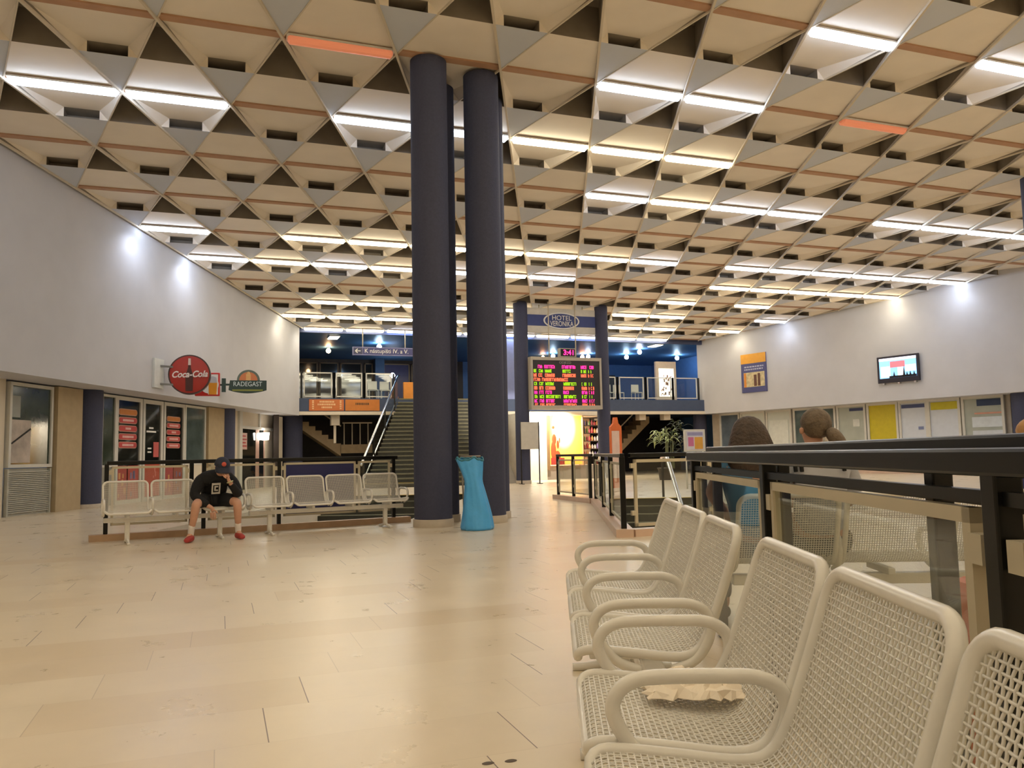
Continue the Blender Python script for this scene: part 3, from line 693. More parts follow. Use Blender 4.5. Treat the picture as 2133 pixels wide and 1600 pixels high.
# lit poster on the balcony
t = thing('poster_case', 'tall brightly lit poster case on the right balcony', 'poster', loc=(20.72, 35.2, 3.55))
MB().box(20.4, 21.55, 35.2, 35.35, 3.6, 5.55).build('case', pm('case_cream', (220, 200, 180), 0.5), t)
m_ = MB(); m_.box(20.56, 21.4, 35.19, 35.2, 3.8, 5.2); m_.build('lit_sheet', em('poster_glow', (255, 246, 225), 1.1), t)
m_ = MB()
for k in range(26): x = random.uniform(20.6, 21.3); z = random.uniform(3.85, 4.8); m_.box(x, x+random.uniform(0.03, 0.09), 35.183, 35.19, z, z+random.uniform(0.05, 0.2))
m_.build('print', pm('poster_print', (168, 120, 96), 0.6), t)
# ------------------------------------------------------------------ hanging signs
YS = 27.36
def rod(x, z0, z1, t, y=YS+0.1, r=0.022): MB().tube([(x, y, z0), (x, y, z1)], r, 8).build('rod', FRAMEC, t)
t = thing('departure_board', 'large electronic departure board with pink, green and orange rows', 'departure board', loc=(12.25, YS, 2.75))
x0, x1, z0, z1 = 10.67, 13.53, 2.70, 4.63
f = MB(); f.box(x0, x1, YS, YS+0.3, z1-0.12, z1); f.box(x0, x1, YS, YS+0.3, z0, z0+0.14); f.box(x0, x0+0.08, YS, YS+0.3, z0+0.14, z1-0.12); f.box(x1-0.08, x1, YS, YS+0.3, z0+0.14, z1-0.12)
f.build('frame', pm('board_frame', (176, 166, 148), 0.5), t)
MB().box(x0+0.08, x1-0.08, YS+0.03, YS+0.28, z0+0.14, z1-0.12).build('screen', pm('board_black', (40, 32, 30), 0.5), t)
LED = {'p': em('led_pink', (255, 40, 130), 1.1), 'g': em('led_green', (130, 175, 10), 0.8), 'o': em('led_orange', (255, 92, 60), 1.0), 'y': em('led_yellow', (205, 190, 60), 0.7)}
PXX = lambda q: x0+0.08+(q-195)/(1620-195)*(x1-x0-0.16)
rowdef = [('p', [(305, 390), (440, 655), (810, 1100), (1215, 1335), (1405, 1490)]), ('g', [(215, 270), (325, 405), (450, 590), (820, 995), (1215, 1240), (1270, 1330), (1375, 1390), (1425, 1440)]),
          ('o', [(215, 280), (315, 390), (450, 650), (820, 1100), (1215, 1330), (1370, 1390), (1425, 1440), (1465, 1480)]), ('o', [(215, 270), (285, 355), (385, 460), (470, 675), (690, 930)]),
          ('g', [(220, 275), (330, 415), (455, 630), (835, 1105), (1225, 1240), (1280, 1325), (1380, 1390), (1430, 1445)]), ('o', [(220, 285), (325, 405), (455, 655), (830, 1060), (1225, 1335), (1375, 1390), (1425, 1445), (1470, 1490)]),
          ('p', [(220, 280), (325, 410), (455, 590), (825, 940), (1225, 1340), (1380, 1395), (1430, 1445), (1470, 1490)]), ('g', [(225, 280), (330, 420), (460, 765), (835, 1100), (1225, 1245), (1275, 1330), (1385, 1395), (1435, 1445)]),
          ('p', [(220, 285), (330, 415), (460, 640), (830, 1115), (1230, 1340), (1385, 1400), (1430, 1450), (1475, 1495)]), ('o', [(230, 290), (335, 425), (460, 655), (835, 1100), (1230, 1340), (1385, 1400), (1435, 1450), (1475, 1495)])]
for r_, (c, segs) in enumerate(rowdef):
    zt = z1-0.30-r_*0.158; m_ = MB()
    for a, b in segs:
        x = PXX(a); e = PXX(b)
        while x < e-0.012:
            w_ = min(0.052, e-x)
            # one LED character: a few lit strokes
            k = random.random(); m_.box(x, x+w_*0.3, YS+0.02, YS+0.03, zt-0.118, zt)
            if k < 0.8: m_.box(x+w_*0.3, x+w_, YS+0.02, YS+0.03, zt-0.022, zt)
            if k > 0.15: m_.box(x+w_*0.3, x+w_, YS+0.02, YS+0.03, zt-0.118, zt-0.096)
            if k > 0.3: m_.box(x+w_*0.3, x+w_, YS+0.02, YS+0.03, zt-0.07, zt-0.048)
            if k > 0.5: m_.box(x+w_*0.7, x+w_, YS+0.02, YS+0.03, zt-0.118, zt-0.02)
            x += 0.061
    m_.build('text_row', LED[c], t)
text('heading', 'ODJEZD', 0.13, (12.05, YS+0.02, z1-0.2), (1, 0, 0), (0, 0, 1), pm('heading_grey', (150, 146, 136), 0.6), t)
for x in (11.45, 12.53): rod(x, z1-0.05, ceil_z(x, YS)-0.01, t)
t = thing('clock_display', 'small box with red digits on top of the departure board', 'clock', loc=(12.33, YS, 4.7))
f = MB(); f.box(11.83, 12.48, YS, YS+0.2, 4.64, 4.97); f.build('case', pm('board_frame', (0, 0, 0)), t); MB().box(11.87, 12.44, YS-0.008, YS, 4.67, 4.94).build('screen', BLACKM, t)
text('digits', '3:41', 0.27, (12.2, YS-0.012, 4.80), (1, 0, 0), (0, 0, 1), LED['p'], t, bold=0.006)
t = thing('banner_sign', 'wide blue and white sign with an oval emblem between the far columns', 'sign', loc=(12.15, YS+0.25, 5.6))
yb = 27.95
MB().box(10.78, 13.6, yb, yb+0.12, 5.62, 6.56).build('panel', pm('sign_white', (206, 200, 186), 0.5), t)
MB().box(10.78, 13.6, yb-0.012, yb, 5.88, 6.30).build('blue_band', pm('sign_blue', (52, 66, 122), 0.5), t)
m_ = MB(); m_.lathe([(0.72, 0), (0.72, 0.02)], (0, 0, 0), 40, sy=0.42); m_.M = I4; o_ = MB(frame((12.18, yb-0.02, 6.09), (1, 0, 0), (0, 0, 1))); o_.lathe([(0.74, 0), (0.74, 0.02)], (0, 0, 0), 44, sy=0.43); o_.build('oval_rim', WHITE, t)
o_ = MB(frame((12.18, yb-0.025, 6.09), (1, 0, 0), (0, 0, 1))); o_.lathe([(0.68, 0), (0.68, 0.02)], (0, 0, 0), 44, sy=0.40); o_.build('oval', pm('sign_blue', (0, 0, 0)), t)
text('lettering', 'HOTEL', 0.26, (12.18, yb-0.06, 6.19), (1, 0, 0), (0, 0, 1), WHITE, t); text('lettering', 'VERONIKA', 0.28, (12.18, yb-0.06, 5.97), (1, 0, 0), (0, 0, 1), WHITE, t, sx=0.70)
for x in (11.3, 13.1): rod(x, 6.5, ceil_z(x, yb)-0.01, t, yb+0.06)
# platform sign
t = thing('platform_sign', 'blue sign with an arrow hanging over the left balcony', 'sign', loc=(6.7, 33.6, 5.3))
sx0, sx1 = 5.18, 7.9
MB().box(sx0, sx1, 33.6, 33.72, 5.33, 5.68).build('panel', pm('sign_edge', (124, 124, 168), 0.5), t); MB().box(sx0+0.42, sx1-0.03, 33.592, 33.6, 5.37, 5.64).build('blue_field', pm('sign_blue2', (40, 40, 104), 0.4), t)
MB().box(sx0+0.03, sx0+0.40, 33.592, 33.6, 5.37, 5.64).build('arrow_field', pm('sign_navy', (44, 46, 84), 0.4), t)
a = MB(); a.bar((sx0+0.12, 33.588, 5.505), (sx0+0.32, 33.588, 5.505), 0.01, 0.035); a.bar((sx0+0.1, 33.588, 5.505), (sx0+0.2, 33.588, 5.59), 0.01, 0.035); a.bar((sx0+0.1, 33.588, 5.505), (sx0+0.2, 33.588, 5.42), 0.01, 0.035); a.build('arrow', WHITE, t)
text('lettering', 'K nástupišti IV. a V.', 0.25, (sx0+0.48, 33.588, 5.51), (1, 0, 0), (0, 0, 1), WHITE, t, align='LEFT', sx=0.95)
for x in (5.6, 7.4): rod(x, 5.66, ceil_z(x, 33.66)-0.01, t, 33.66)
# ------------------------------------------------------------------ kiosk with glowing advert
kx0, kx1, kz, ky = 11.75, 15.6, 2.8, 31.0
t = thing('kiosk', 'brightly lit sales kiosk under the departure board', 'kiosk', loc=((kx0+kx1)/2, ky, 0))
MB().box(kx0, 12.72, ky, ky+2.2, 0, kz).build('side_wall', pm('kiosk_white', (236, 228, 214), 0.6), t)
MB().box(12.72, kx1, ky+0.12, ky+2.2, 0, 0.58).build('counter', pm('kiosk_grey', (150, 140, 126), 0.5), t)
MB().box(12.72, kx1, ky+1.9, ky+2.2, 0.58, kz).build('back_wall', pm('kiosk_back', (120, 96, 76), 0.6), t)
MB().box(12.72, kx1, ky+0.1, ky+2.2, 2.66, kz).build('roof', pm('kiosk_white', (0, 0, 0)), t)
MB().box(12.72, 12.86, ky, ky+0.2, 0.4, 2.66).build('post', pm('kiosk_frame', (140, 110, 74), 0.5), t)
KIOSK = t
# luminous advert
t = thing('lit_advert', 'glowing orange and yellow advert panel in the kiosk front', 'poster', loc=(13.6, ky, 0.58))
m = bpy.data.materials.new('advert_glow'); m.use_nodes = True; nt = m.node_tree; b = nt.nodes['Principled BSDF']; b.inputs['Base Color'].default_value = (0.5, 0.3, 0.1, 1)
tc = nt.nodes.new('ShaderNodeTexCoord'); mp = nt.nodes.new('ShaderNodeMapping'); gr = nt.nodes.new('ShaderNodeTexGradient'); gr.gradient_type = 'SPHERICAL'
mp.inputs['Location'].default_value = (-0.62, 0, -0.95); mp.inputs['Scale'].default_value = (1.0, 0, 0.62)
mp.vector_type = 'POINT'; nt.links.new(tc.outputs['Object'], mp.inputs['Vector']); nt.links.new(mp.outputs[0], gr.inputs['Vector'])
rp = nt.nodes.new('ShaderNodeValToRGB'); e = rp.color_ramp.elements; e[0].position = 0.05; e[0].color = lin((236, 138, 24)); e[1].position = 0.75; e[1].color = lin((255, 250, 232)); e2 = rp.color_ramp.elements.new(0.42); e2.color = lin((255, 206, 60))
nt.links.new(gr.outputs['Fac'], rp.inputs['Fac']); nt.links.new(rp.outputs['Color'], b.inputs['Emission Color']); b.inputs['Emission Strength'].default_value = 1.3
o = MB().box(12.88, 14.32, ky+0.02, ky+0.1, 0.62, 2.64).build('lit_sheet', m, t)
o.data.transform(Matrix.Translation((0.72, 0, -0.04))); o.location = (-0.72, 0, 0.04)
fg = MB()
for x, z, rx, rz in ((13.06, 1.66, 0.1, 0.22), (13.02, 1.2, 0.12, 0.4), (13.22, 1.45, 0.06, 0.18), (13.3, 1.62, 0.03, 0.12), (13.03, 2.16, 0.06, 0.06), (13.2, 0.95, 0.14, 0.25)): fg.ball((x, ky+0.015, z), rx, 0.006, rz, 14, 8)
fg.build('print', pm('advert_print', (168, 84, 44), 0.6), t)
MB().box(12.9, 13.5, ky, ky+0.02, 0.62, 0.9).build('red_print', pm('advert_red', (176, 60, 50), 0.6), t)
t = KIOSK
MB().box(14.42, 14.46, ky+0.1, ky+0.6, 0.58, 2.66).build('side', pm('kiosk_frame', (0, 0, 0)), t); MB().box(15.5, 15.54, ky+0.1, ky+0.6, 0.58, 2.66).build('side', pm('kiosk_frame', (0, 0, 0)), t)
for k in range(6): MB().box(14.46, 15.5, ky+0.15, ky+0.6, 0.9+k*0.33, 0.93+k*0.33).build('shelf', pm('shelf_dark', (70, 56, 46), 0.5), t)
cols = [(206, 60, 60), (226, 220, 210), (120, 150, 70), (220, 160, 90), (130, 110, 170), (180, 70, 80), (232, 200, 190), (90, 84, 80)]
cname = ['red', 'white', 'green', 'tan', 'violet', 'crimson', 'pale pink', 'grey']
for k in range(5):
    for q in range(8):
        x = 14.5+q*0.122; z = 0.93+k*0.33; c = (q*3+k*5) % 8; h = random.uniform(0.16, 0.27)
        m_ = MB(); m_.lathe([(0.045, z), (0.048, z+h*0.65), (0.02, z+h*0.85), (0.02, z+h)], (x+0.05, ky+0.25, 0), 10)
        tag(m_.build('bottle', pm('goods_%d' % c, cols[c], 0.3)), '%s bottle, %s along the %s kiosk shelf from the bottom' % (cname[c], ORD[q], ORD[k]), 'bottle', 'bottles on the kiosk shelves')
kl = bpy.data.lights.new('kiosk_light', 'AREA'); kl.energy = 160; kl.size = 1.2; kl.color = (1, 0.82, 0.6); ko = bpy.data.objects.new('kiosk_light', kl); col.objects.link(ko); ko.location = (13.6, ky+1.0, 2.62)
kl = bpy.data.lights.new('kiosk_downlight', 'SPOT'); kl.energy = 260; kl.spot_size = 2.4; kl.color = (1, 0.9, 0.76); ko = bpy.data.objects.new('kiosk_downlight', kl); col.objects.link(ko); ko.location = (12.3, ky-1.0, 2.84); ko.rotation_euler = (math.radians(38), 0, 0)


# ------------------------------------------------------------------ left shopfront (grid frame: x=u, y=v)
def pane_unit(name, v0, v1, z0, z1, mat, label=None, fw=0.07, u=UF, structure=True, fmat=None, M=GRID, sgn=1, ucut=None):
    """framed pane in a wall plane x=u of frame M; the frame stands out towards sgn"""
    f = MB(M); d0, d1 = (u-0.06, u+0.05) if sgn > 0 else (u-0.05, u+0.06)
    for a, b, c, d in ((v0, v1, z0, z0+fw), (v0, v1, z1-fw, z1), (v0, v0+fw, z0+fw, z1-fw), (v1-fw, v1, z0+fw, z1-fw)): f.box(d0, d1, a, b, c, d)
    o = f.build(name, fmat or WHITEF); struct(o)
    g = MB(M); g.box(u-0.012, u+0.012, v0+fw, v1-fw, z0+fw, z1-fw); g.build('pane', mat, o)
    return o
GREENG = pm('green_shop_glass', (52, 62, 50), 0.08, var=0.3, scale=2.5, spec=0.7)
pane_unit('window_21', 16.05, 17.5, 1.0, 2.78, GREENG)
pane_unit('window_22', 19.45, 20.12, 0.95, 2.78, GREENG, fw=0.06)
pane_unit('window_23', 20.12, 21.42, 0.0, 2.78, DGLASS, fw=0.1)
pane_unit('door_21', 21.48, 22.6, 0.0, 2.78, DGLASS, fw=0.11)
pane_unit('window_24', 22.66, 23.98, 0.0, 2.78, DGLASS, fw=0.1)
pane_unit('window_25', 24.0, 25.45, 0.95, 2.78, TGLASS, fw=0.07)
LOUV = pm('louvre_metal', (176, 174, 162), 0.5)
for nm, v0, v1 in (('louvre_panel', 16.05, 17.5), ('louvre_panel', 19.45, 20.1)):
    m_ = MB(GRID); m_.box(UF-0.04, UF-0.02, v0, v1, 0, 0.98)
    for k in range(22): m_.box(UF-0.02, UF+0.025, v0+0.05, v1-0.05, 0.06+k*0.04, 0.085+k*0.04)
    m_.box(UF-0.03, UF+0.04, v0, v0+0.05, 0, 0.98); m_.box(UF-0.03, UF+0.04, v1-0.05, v1, 0, 0.98)
    tag(m_.build(nm, LOUV), 'grey louvred panel under the leftmost window' if v0 < 17 else 'narrow louvred panel just right of the near blue column', 'louvre')
struct((lambda m_: (m_.box(UF-0.05, UF+0.03, 24.0, 25.45, 0, 0.95), m_.build('wall_left_sill', CREAM))[1])(MB(GRID)))
PIL = pm('beige_pilaster', (176, 156, 122), 0.7, var=0.05)
for k, (v0, v1) in enumerate(((17.55, 18.5), (25.5, 26.9))):
    m_ = MB(GRID); m_.box(UF-0.1, UF+0.12, v0, v1, 0, 2.8); struct(m_.build('trim_%d' % (11+k), PIL))
# entrance beyond the second column: cream wall, dark doorway, lamp
m_ = MB(GRID); m_.box(UF-0.2, UF-0.05, 27.45, 33.1, 0, 2.82); struct(m_.build('wall_left_entrance', CREAM))
m_ = MB(GRID); m_.box(UF-0.05, UF+0.04, 28.3, 28.55, 0, 2.82); m_.box(UF-0.05, UF+0.04, 28.55, 32.4, 2.2, 2.3); m_.box(UF-0.05, UF+0.04, 32.2, 32.4, 0, 2.2); m_.box(UF-0.05, UF+0.02, 30.3, 30.42, 2.3, 2.82); struct(m_.build('trim_13', WHITEF))
m_ = MB(GRID); m_.box(UF-0.05, UF-0.03, 28.55, 30.9, 0, 2.2); struct(m_.build('door_22', DGLASS))
m_ = MB(GRID); m_.box(UF-0.05, UF-0.02, 30.0, 30.35, 0, 2.2); m_.box(UF-0.05, UF-0.02, 30.85, 30.95, 0, 2.2); struct(m_.build('trim_14', pm('pink_frame', (196, 160, 146), 0.5)))
p = uv(UF+0.12, 30.6, 1.98); t = thing('wall_lamp', 'lit lamp shining in the doorway beside the far left column', 'lamp', loc=p)
m_ = MB(); m_.lathe([(0.16, 0.12), (0.13, -0.16)], p, 16); m_.build('lamp_shade', em('lamp_glow', (255, 246, 232), 7), t); MB(GRID).box(UF-0.04, UF+0.1, 30.58, 30.62, 1.96, 2.0).build('bracket', BLACKM, t)
t = thing('notice', 'pale notice with red lettering on the dark doorway', 'notice', loc=uv(UF-0.02, 28.9, 1.6))
MB(GRID).box(UF-0.02, UF-0.005, 28.6, 29.1, 1.45, 2.05).build('sheet', pm('notice_pink', (206, 170, 158), 0.6), t)
for q in range(4): MB(GRID).box(UF-0.005, UF+0.002, 28.66, 29.04-0.08*(q % 2), 1.55+q*0.12, 1.60+q*0.12).build('line', pm('notice_red', (176, 60, 56), 0.6), t)
# menu labels on the two dark panels: rounded plates
for v0, cols_, lb in ((20.72, 0, 'left dark shop panel'), (23.28, 1, 'right dark shop panel')):
    for k in range(5):
        z = 2.38-k*0.215 if cols_ == 0 else 2.31-k*0.195; hw, hh = (0.46, 0.085) if cols_ == 0 else (0.42, 0.075); c = 'amber' if k == 0 else 'red'
        t = thing('menu_plate', '%s rounded menu plate, %s from the top on the %s' % (c, ORD[k], lb), 'sign', loc=uv(UF+0.03, v0, z), group='rounded menu plates on the shop panels')
        def pill(hw, hh, x0, x1, mt, nm):
            pts = []
            for q in range(9): a = -math.pi/2+math.pi*q/8; pts.append((x0, v0+hw-hh+hh*math.cos(a), z+hh*math.sin(a)))
            for q in range(9): a = math.pi/2+math.pi*q/8; pts.append((x0, v0-hw+hh+hh*math.cos(a), z+hh*math.sin(a)))
            m_ = MB(GRID); m_.prism(pts, (x1-x0, 0, 0)); m_.build(nm, mt, t)
        pill(hw, hh, UF+0.012, UF+0.03, pm('plate_rim', (196, 150, 128), 0.5), 'rim')
        pill(hw-0.025, hh-0.02, UF+0.03, UF+0.04, pm('plate_amber', (196, 120, 40), 0.5) if k == 0 else pm('plate_red', (190, 60, 58), 0.5), 'plate')
        if k:
            m_ = MB(GRID); v = v0-0.28 if k != 2 else v0-0.14; e = v0+0.28 if k != 2 else v0+0.14
            while v < e: m_.box(UF+0.04, UF+0.044, v, v+0.05, z-0.028, z+0.028); v += 0.07
            m_.build('lettering', pm('plate_letters', (232, 196, 190), 0.6), t)
# red food posters in the lower part of the shop windows
for k, (v0, v1, z0, z1, c, lb) in enumerate(((20.22, 20.72, 0.06, 0.98, (168, 52, 44), 'red window poster low in the left dark panel, left half'), (20.78, 21.32, 0.06, 0.98, (176, 60, 52), 'red window poster low in the left dark panel, right half'),
        (21.6, 22.48, 0.12, 1.06, (182, 74, 50), 'orange-red poster low on the shop door'), (22.76, 23.3, 0.06, 0.95, (170, 56, 60), 'red window poster low in the right dark panel'), (23.34, 23.88, 0.06, 0.9, (150, 70, 52), 'brownish red poster next to the teal window'))):
    t = thing('window_poster', lb, 'poster', loc=uv(UF+0.02, (v0+v1)/2, z0)); MB(GRID).box(UF+0.012, UF+0.02, v0, v1, z0, z1).build('sheet', pm('food_poster_%d' % k, c, 0.5), t)
    m_ = MB(GRID)
    for q in range(5): v = random.uniform(v0+0.08, v1-0.14); z = random.uniform(z0+0.1, z1-0.25); m_.box(UF+0.02, UF+0.024, v, v+random.uniform(0.04, 0.1), z, z+random.uniform(0.06, 0.22))
    m_.build('print', pm('food_print_%d' % (k % 3), ((214, 150, 90), (120, 110, 150), (206, 120, 110))[k % 3], 0.5), t)
t = thing('door_notice', 'small white notices on the glass shop door', 'notice', loc=uv(UF+0.02, 22.0, 1.2))
for v0, v1, z0, z1 in ((21.86, 22.1, 1.98, 2.03), (21.72, 22.25, 1.88, 1.93), (21.8, 22.0, 1.42, 1.46), (21.8, 22.0, 1.32, 1.36)): MB(GRID).box(UF+0.012, UF+0.018, v0, v1, z0, z1).build('lettering', WHITE, t)
MB(GRID).box(UF+0.012, UF+0.018, 22.12, 22.42, 1.2, 1.62).build('red_sheet', pm('notice_red2', (196, 90, 84), 0.6), t)
t = thing('window_picture', 'painted pale reflection with a dark diagonal stripe on the leftmost window', 'picture', loc=uv(UF+0.02, 16.4, 1.1))
MB(GRID).box(UF+0.012, UF+0.02, 16.14, 16.78, 1.1, 2.0).build('sheet', pm('reflection_pale', (176, 164, 152), 0.5, var=0.25, scale=4), t); MB(GRID).bar((UF+0.025, 16.16, 1.5), (UF+0.025, 16.76, 1.82), 0.02, 0.03).build('stripe', BLACKM, t)  # pale sheet and dark stripe paint a reflection onto the window
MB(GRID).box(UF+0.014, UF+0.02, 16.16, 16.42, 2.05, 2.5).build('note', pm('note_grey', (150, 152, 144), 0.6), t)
# ------------------------------------------------------------------ projecting signs on the left wall
sd = Vector((0.90, -0.43, 0)).normalized()     # disc plane direction: roughly across the sight line
cx = uv(UL+0.62, 21.0, 3.36)
rr_ = 0.53; right = Vector((math.cos(math.radians(-4)), math.sin(math.radians(-4)), 0)); nrm = Vector((right.y, -right.x, 0))
t = thing('round_sign', 'big round red sign with white script and a bottle, on the left wall', 'sign', loc=cx)
DF = frame(cx, right, (0, 0, 1))
SGNR = pm('sign_red', (172, 44, 36), 0.35, var=0.05)
m_ = MB(DF); m_.lathe([(rr_, -0.09), (rr_, 0.09)], (0, 0, 0), 48); m_.build('rim', pm('sign_dark', (58, 34, 34), 0.35), t)
m_ = MB(DF); m_.lathe([(rr_-0.035, 0.09), (rr_-0.12, 0.105), (0.0001, 0.11)], (0, 0, 0), 48); m_.build('face', SGNR, t)
m_ = MB(DF); m_.prism([(x, y, 0.112) for x, y in ((-0.09, -0.44), (0.09, -0.44), (0.095, -0.1), (0.08, 0.02), (0.035, 0.18), (0.03, 0.25), (-0.03, 0.25), (-0.035, 0.18), (-0.08, 0.02), (-0.095, -0.1))], (0, 0, 0.006)); m_.build('bottle_emblem', pm('emblem_dark', (70, 22, 20), 0.4), t)
m_ = MB(DF); m_.prism([(x, y, 0.112) for x, y in ((-0.034, 0.25), (0.034, 0.25), (0.03, 0.43), (-0.03, 0.43))], (0, 0, 0.007)); m_.build('bottle_neck', pm('emblem_pale', (214, 196, 186), 0.4), t)
dz = DF.to_3x3() @ Vector((0, 0, 1))
text('lettering', 'Coca-Cola', 0.235, cx+dz*0.122+Vector((0, 0, 0.0)), right+Vector((0, 0, 0.06)), Vector((0, 0, 1)), pm('script_white', (236, 222, 216), 0.4), t, shear=0.35, sx=0.88, bold=0.006)
for z in (0.2, -0.27): MB().bar(uv(UL, 20.45, 3.36+z), cx+Vector((0, 0, z))-right*0.3, 0.04, 0.05).build('bracket', pm('bracket_grey', (120, 120, 116), 0.5), t)
MB(GRID).box(UL, UL+0.06, 20.2, 20.7, 2.98, 3.74).build('wall_plate', pm('plate_pale', (210, 212, 208), 0.5), t)
# red and white beer sign behind it
c2 = uv(UL+0.55, 22.2, 3.2); t = thing('beer_glass_sign', 'small red and white sign with a beer glass behind the round sign', 'sign', loc=c2+Vector((0, 0, -0.3)))
BF = frame(c2, right, (0, 0, 1)); m_ = MB(BF); m_.rbox(-0.30, 0.36, -0.32, 0.34, -0.04, 0.04, 0.02); m_.build('panel', pm('beer_red', (196, 40, 34), 0.4), t)
m_ = MB(BF); m_.lathe([(0.25, 0), (0.25, 0.012)], (0.08, 0.0, 0.04), 32); m_.box(0.05, 0.31, -0.28, 0.29, 0.04, 0.05); m_.build('white_field', WHITE, t)
m_ = MB(BF); m_.prism([(x, y, 0.055) for x, y in ((0.07, -0.28), (0.27, -0.28), (0.29, 0.05), (0.06, 0.05))], (0, 0, 0.006)); m_.build('beer_emblem', pm('beer_amber', (226, 150, 40), 0.4), t)
m_ = MB(BF); m_.prism([(x, y, 0.055) for x, y in ((0.06, 0.05), (0.29, 0.05), (0.27, 0.2), (0.17, 0.24), (0.08, 0.2))], (0, 0, 0.006)); m_.build('foam_emblem', pm('foam_grey', (186, 184, 190), 0.4), t)
MB().bar(uv(UL, 22.3, 3.2), c2-right*0.2, 0.04, 0.05).build('bracket', pm('bracket_grey', (0, 0, 0)), t)
# green beer sign with half-round top
c3 = uv(UL+0.85, 24.5, 3.38); t = thing('beer_sign', 'dark green projecting sign with an arched orange top', 'sign', loc=c3+Vector((0, 0, -0.25)))
GF = frame(c3, right, (0, 0, 1)); DG = pm('beer_green', (34, 56, 50), 0.4)
low = [(-0.52, 0.14), (-0.56, -0.16)]+[(-0.56+1.12*k/10, -0.17-0.09*math.sin(math.pi*k/10)) for k in range(1, 10)]+[(0.56, -0.16), (0.56, 0.14)]
m_ = MB(GF); m_.prism([(x, y, -0.05) for x, y in low[::1]], (0, 0, 0.1)); m_.build('panel', DG, t)
m_ = MB(GF); m_.prism([(0.02+0.34*math.cos(math.pi*k/16), 0.14+0.33*math.sin(math.pi*k/16), -0.045) for k in range(17)], (0, 0, 0.09)); m_.build('arch', pm('arch_grey', (86, 98, 88), 0.4), t)
m_ = MB(GF); m_.prism([(0.02+0.27*math.cos(math.pi*k/16), 0.14+0.26*math.sin(math.pi*k/16), 0.045) for k in range(17)], (0, 0, 0.008)); m_.build('arch_field', pm('arch_orange', (190, 112, 66), 0.4), t)
m_ = MB(GF); m_.box(-0.05, 0.09, 0.14, 0.34, 0.053, 0.06); m_.ball((0.02, 0.36, 0.055), 0.05, 0.05, 0.01); m_.build('arch_emblem', pm('arch_gold', (206, 160, 100), 0.4), t)
m_ = MB(GF); m_.box(-0.45, 0.45, -0.19, -0.14, 0.05, 0.056); m_.build('gold_stripe', pm('stripe_olive', (118, 122, 50), 0.4), t)
text('lettering', 'RADEGAST', 0.2, GF @ Vector((0, 0.02, 0.058)), right, (0, 0, 1), pm('beer_letters', (196, 208, 204), 0.4), t, sx=0.86)
MB(GF).box(-0.76, -0.64, -0.22, 0.2, -0.05, 0.05).build('wall_plate', DG, t); MB(GF).box(-0.66, -0.5, -0.02, 0.04, -0.02, 0.02).build('bracket', DG, t)
MB().bar(uv(UL, 24.2, 3.38), GF @ Vector((-0.7, 0, 0)), 0.05, 0.06).build('wall_arm', DG, t)
# ------------------------------------------------------------------ right wall: ticket windows, screen, poster  (frame: x=s, y=outwards)
def rwin(n, s0, s1, mat, z0=0.95, z1=2.86, fw=0.09, off=0.9):
    f = MB(RGRID)
    for a, b, c, d in ((s0, s1, z0, z0+fw), (s0, s1, z1-fw, z1), (s0, s0+fw, z0+fw, z1-fw), (s1-fw, s1, z0+fw, z1-fw)): f.box(a, b, off-0.05, off+0.06, c, d)
    o = struct(f.build('window_%d' % n, WHITEF)); g = MB(RGRID); g.box(s0+fw, s1-fw, off, off+0.02, z0+fw, z1-fw); g.build('pane', mat, o); return o
m_ = MB(RGRID); m_.box(-0.3, 13.7, 0.88, 1.1, 0, 0.95); struct(m_.build('wall_right_lower', pm('counter_pink', (206, 180, 160), 0.5)))
m_ = MB(RGRID); m_.box(-0.3, 13.7, 1.02, 1.25, 0.95, 2.86); m_.box(13.7, 46, 1.2, 1.3, 0, 2.86); struct(m_.build('wall_right_recess', pm('recess_cream', (196, 184, 166), 0.6)))
WB = pm('white_blind', (206, 212, 222), 0.4, var=0.03); SILV = pm('grey_blind', (170, 176, 166), 0.3, var=0.12, scale=1.5); YB_ = pm('yellow_blind', (200, 182, 30), 0.45)
PALE = pm('pale_blind', (204, 208, 200), 0.4, var=0.06, scale=2); BLUG = pm('blue_grey_glass', (98, 108, 118), 0.1, var=0.25, scale=1.5, spec=0.7)
for n, s0, s1, mt in ((31, 0.3, 1.55, BLUG), (32, 1.6, 3.05, PALE), (33, 3.1, 4.5, PALE), (34, 4.6, 6.75, TGLASS), (35, 6.8, 8.15, SILV), (36, 8.2, 9.55, YB_), (37, 9.58, 10.75, WB), (38, 10.75, 12.0, WB), (39, 12.05, 13.55, SILV)): rwin(n, s0, s1, mt)
for s0, s1, z0, z1, c, lb in ((9.7, 10.65, 2.58, 2.72, (74, 84, 128), 'navy strip notice at the top of the first white ticket window'), (10.88, 11.9, 2.45, 2.74, (196, 184, 40), 'yellow strip notice at the top of the second white ticket window'),
        (12.6, 13.45, 2.5, 2.74, (46, 62, 92), 'dark blue notice at the top of the rightmost ticket window'), (12.5, 13.45, 2.2, 2.26, (206, 150, 130), 'reddish strip across the rightmost ticket window'), (12.4, 13.45, 1.72, 2.1, (204, 212, 218), 'wide white sheet in the rightmost ticket window'), (12.4, 13.45, 1.2, 1.6, (204, 210, 216), 'lower white sheet in the rightmost ticket window'),
        (7.55, 7.85, 1.95, 2.25, (206, 208, 200), 'small white card in the grey ticket window'), (10.35, 10.55, 1.72, 1.84, (120, 130, 170), 'small blue sticker on the first white ticket window'), (3.3, 4.3, 1.2, 2.4, (214, 216, 208), 'large white sheet in the window left of the ponytail head'), (7.4, 8.05, 2.6, 2.72, (60, 70, 110), 'navy strip at the top of the grey ticket window')):
    m_ = MB(RGRID); m_.box(s0, s1, 0.88, 0.9, z0, z1); tag(m_.build('window_notice', pm('notice_%d_%d_%d' % c, c, 0.5)), lb, 'notice')
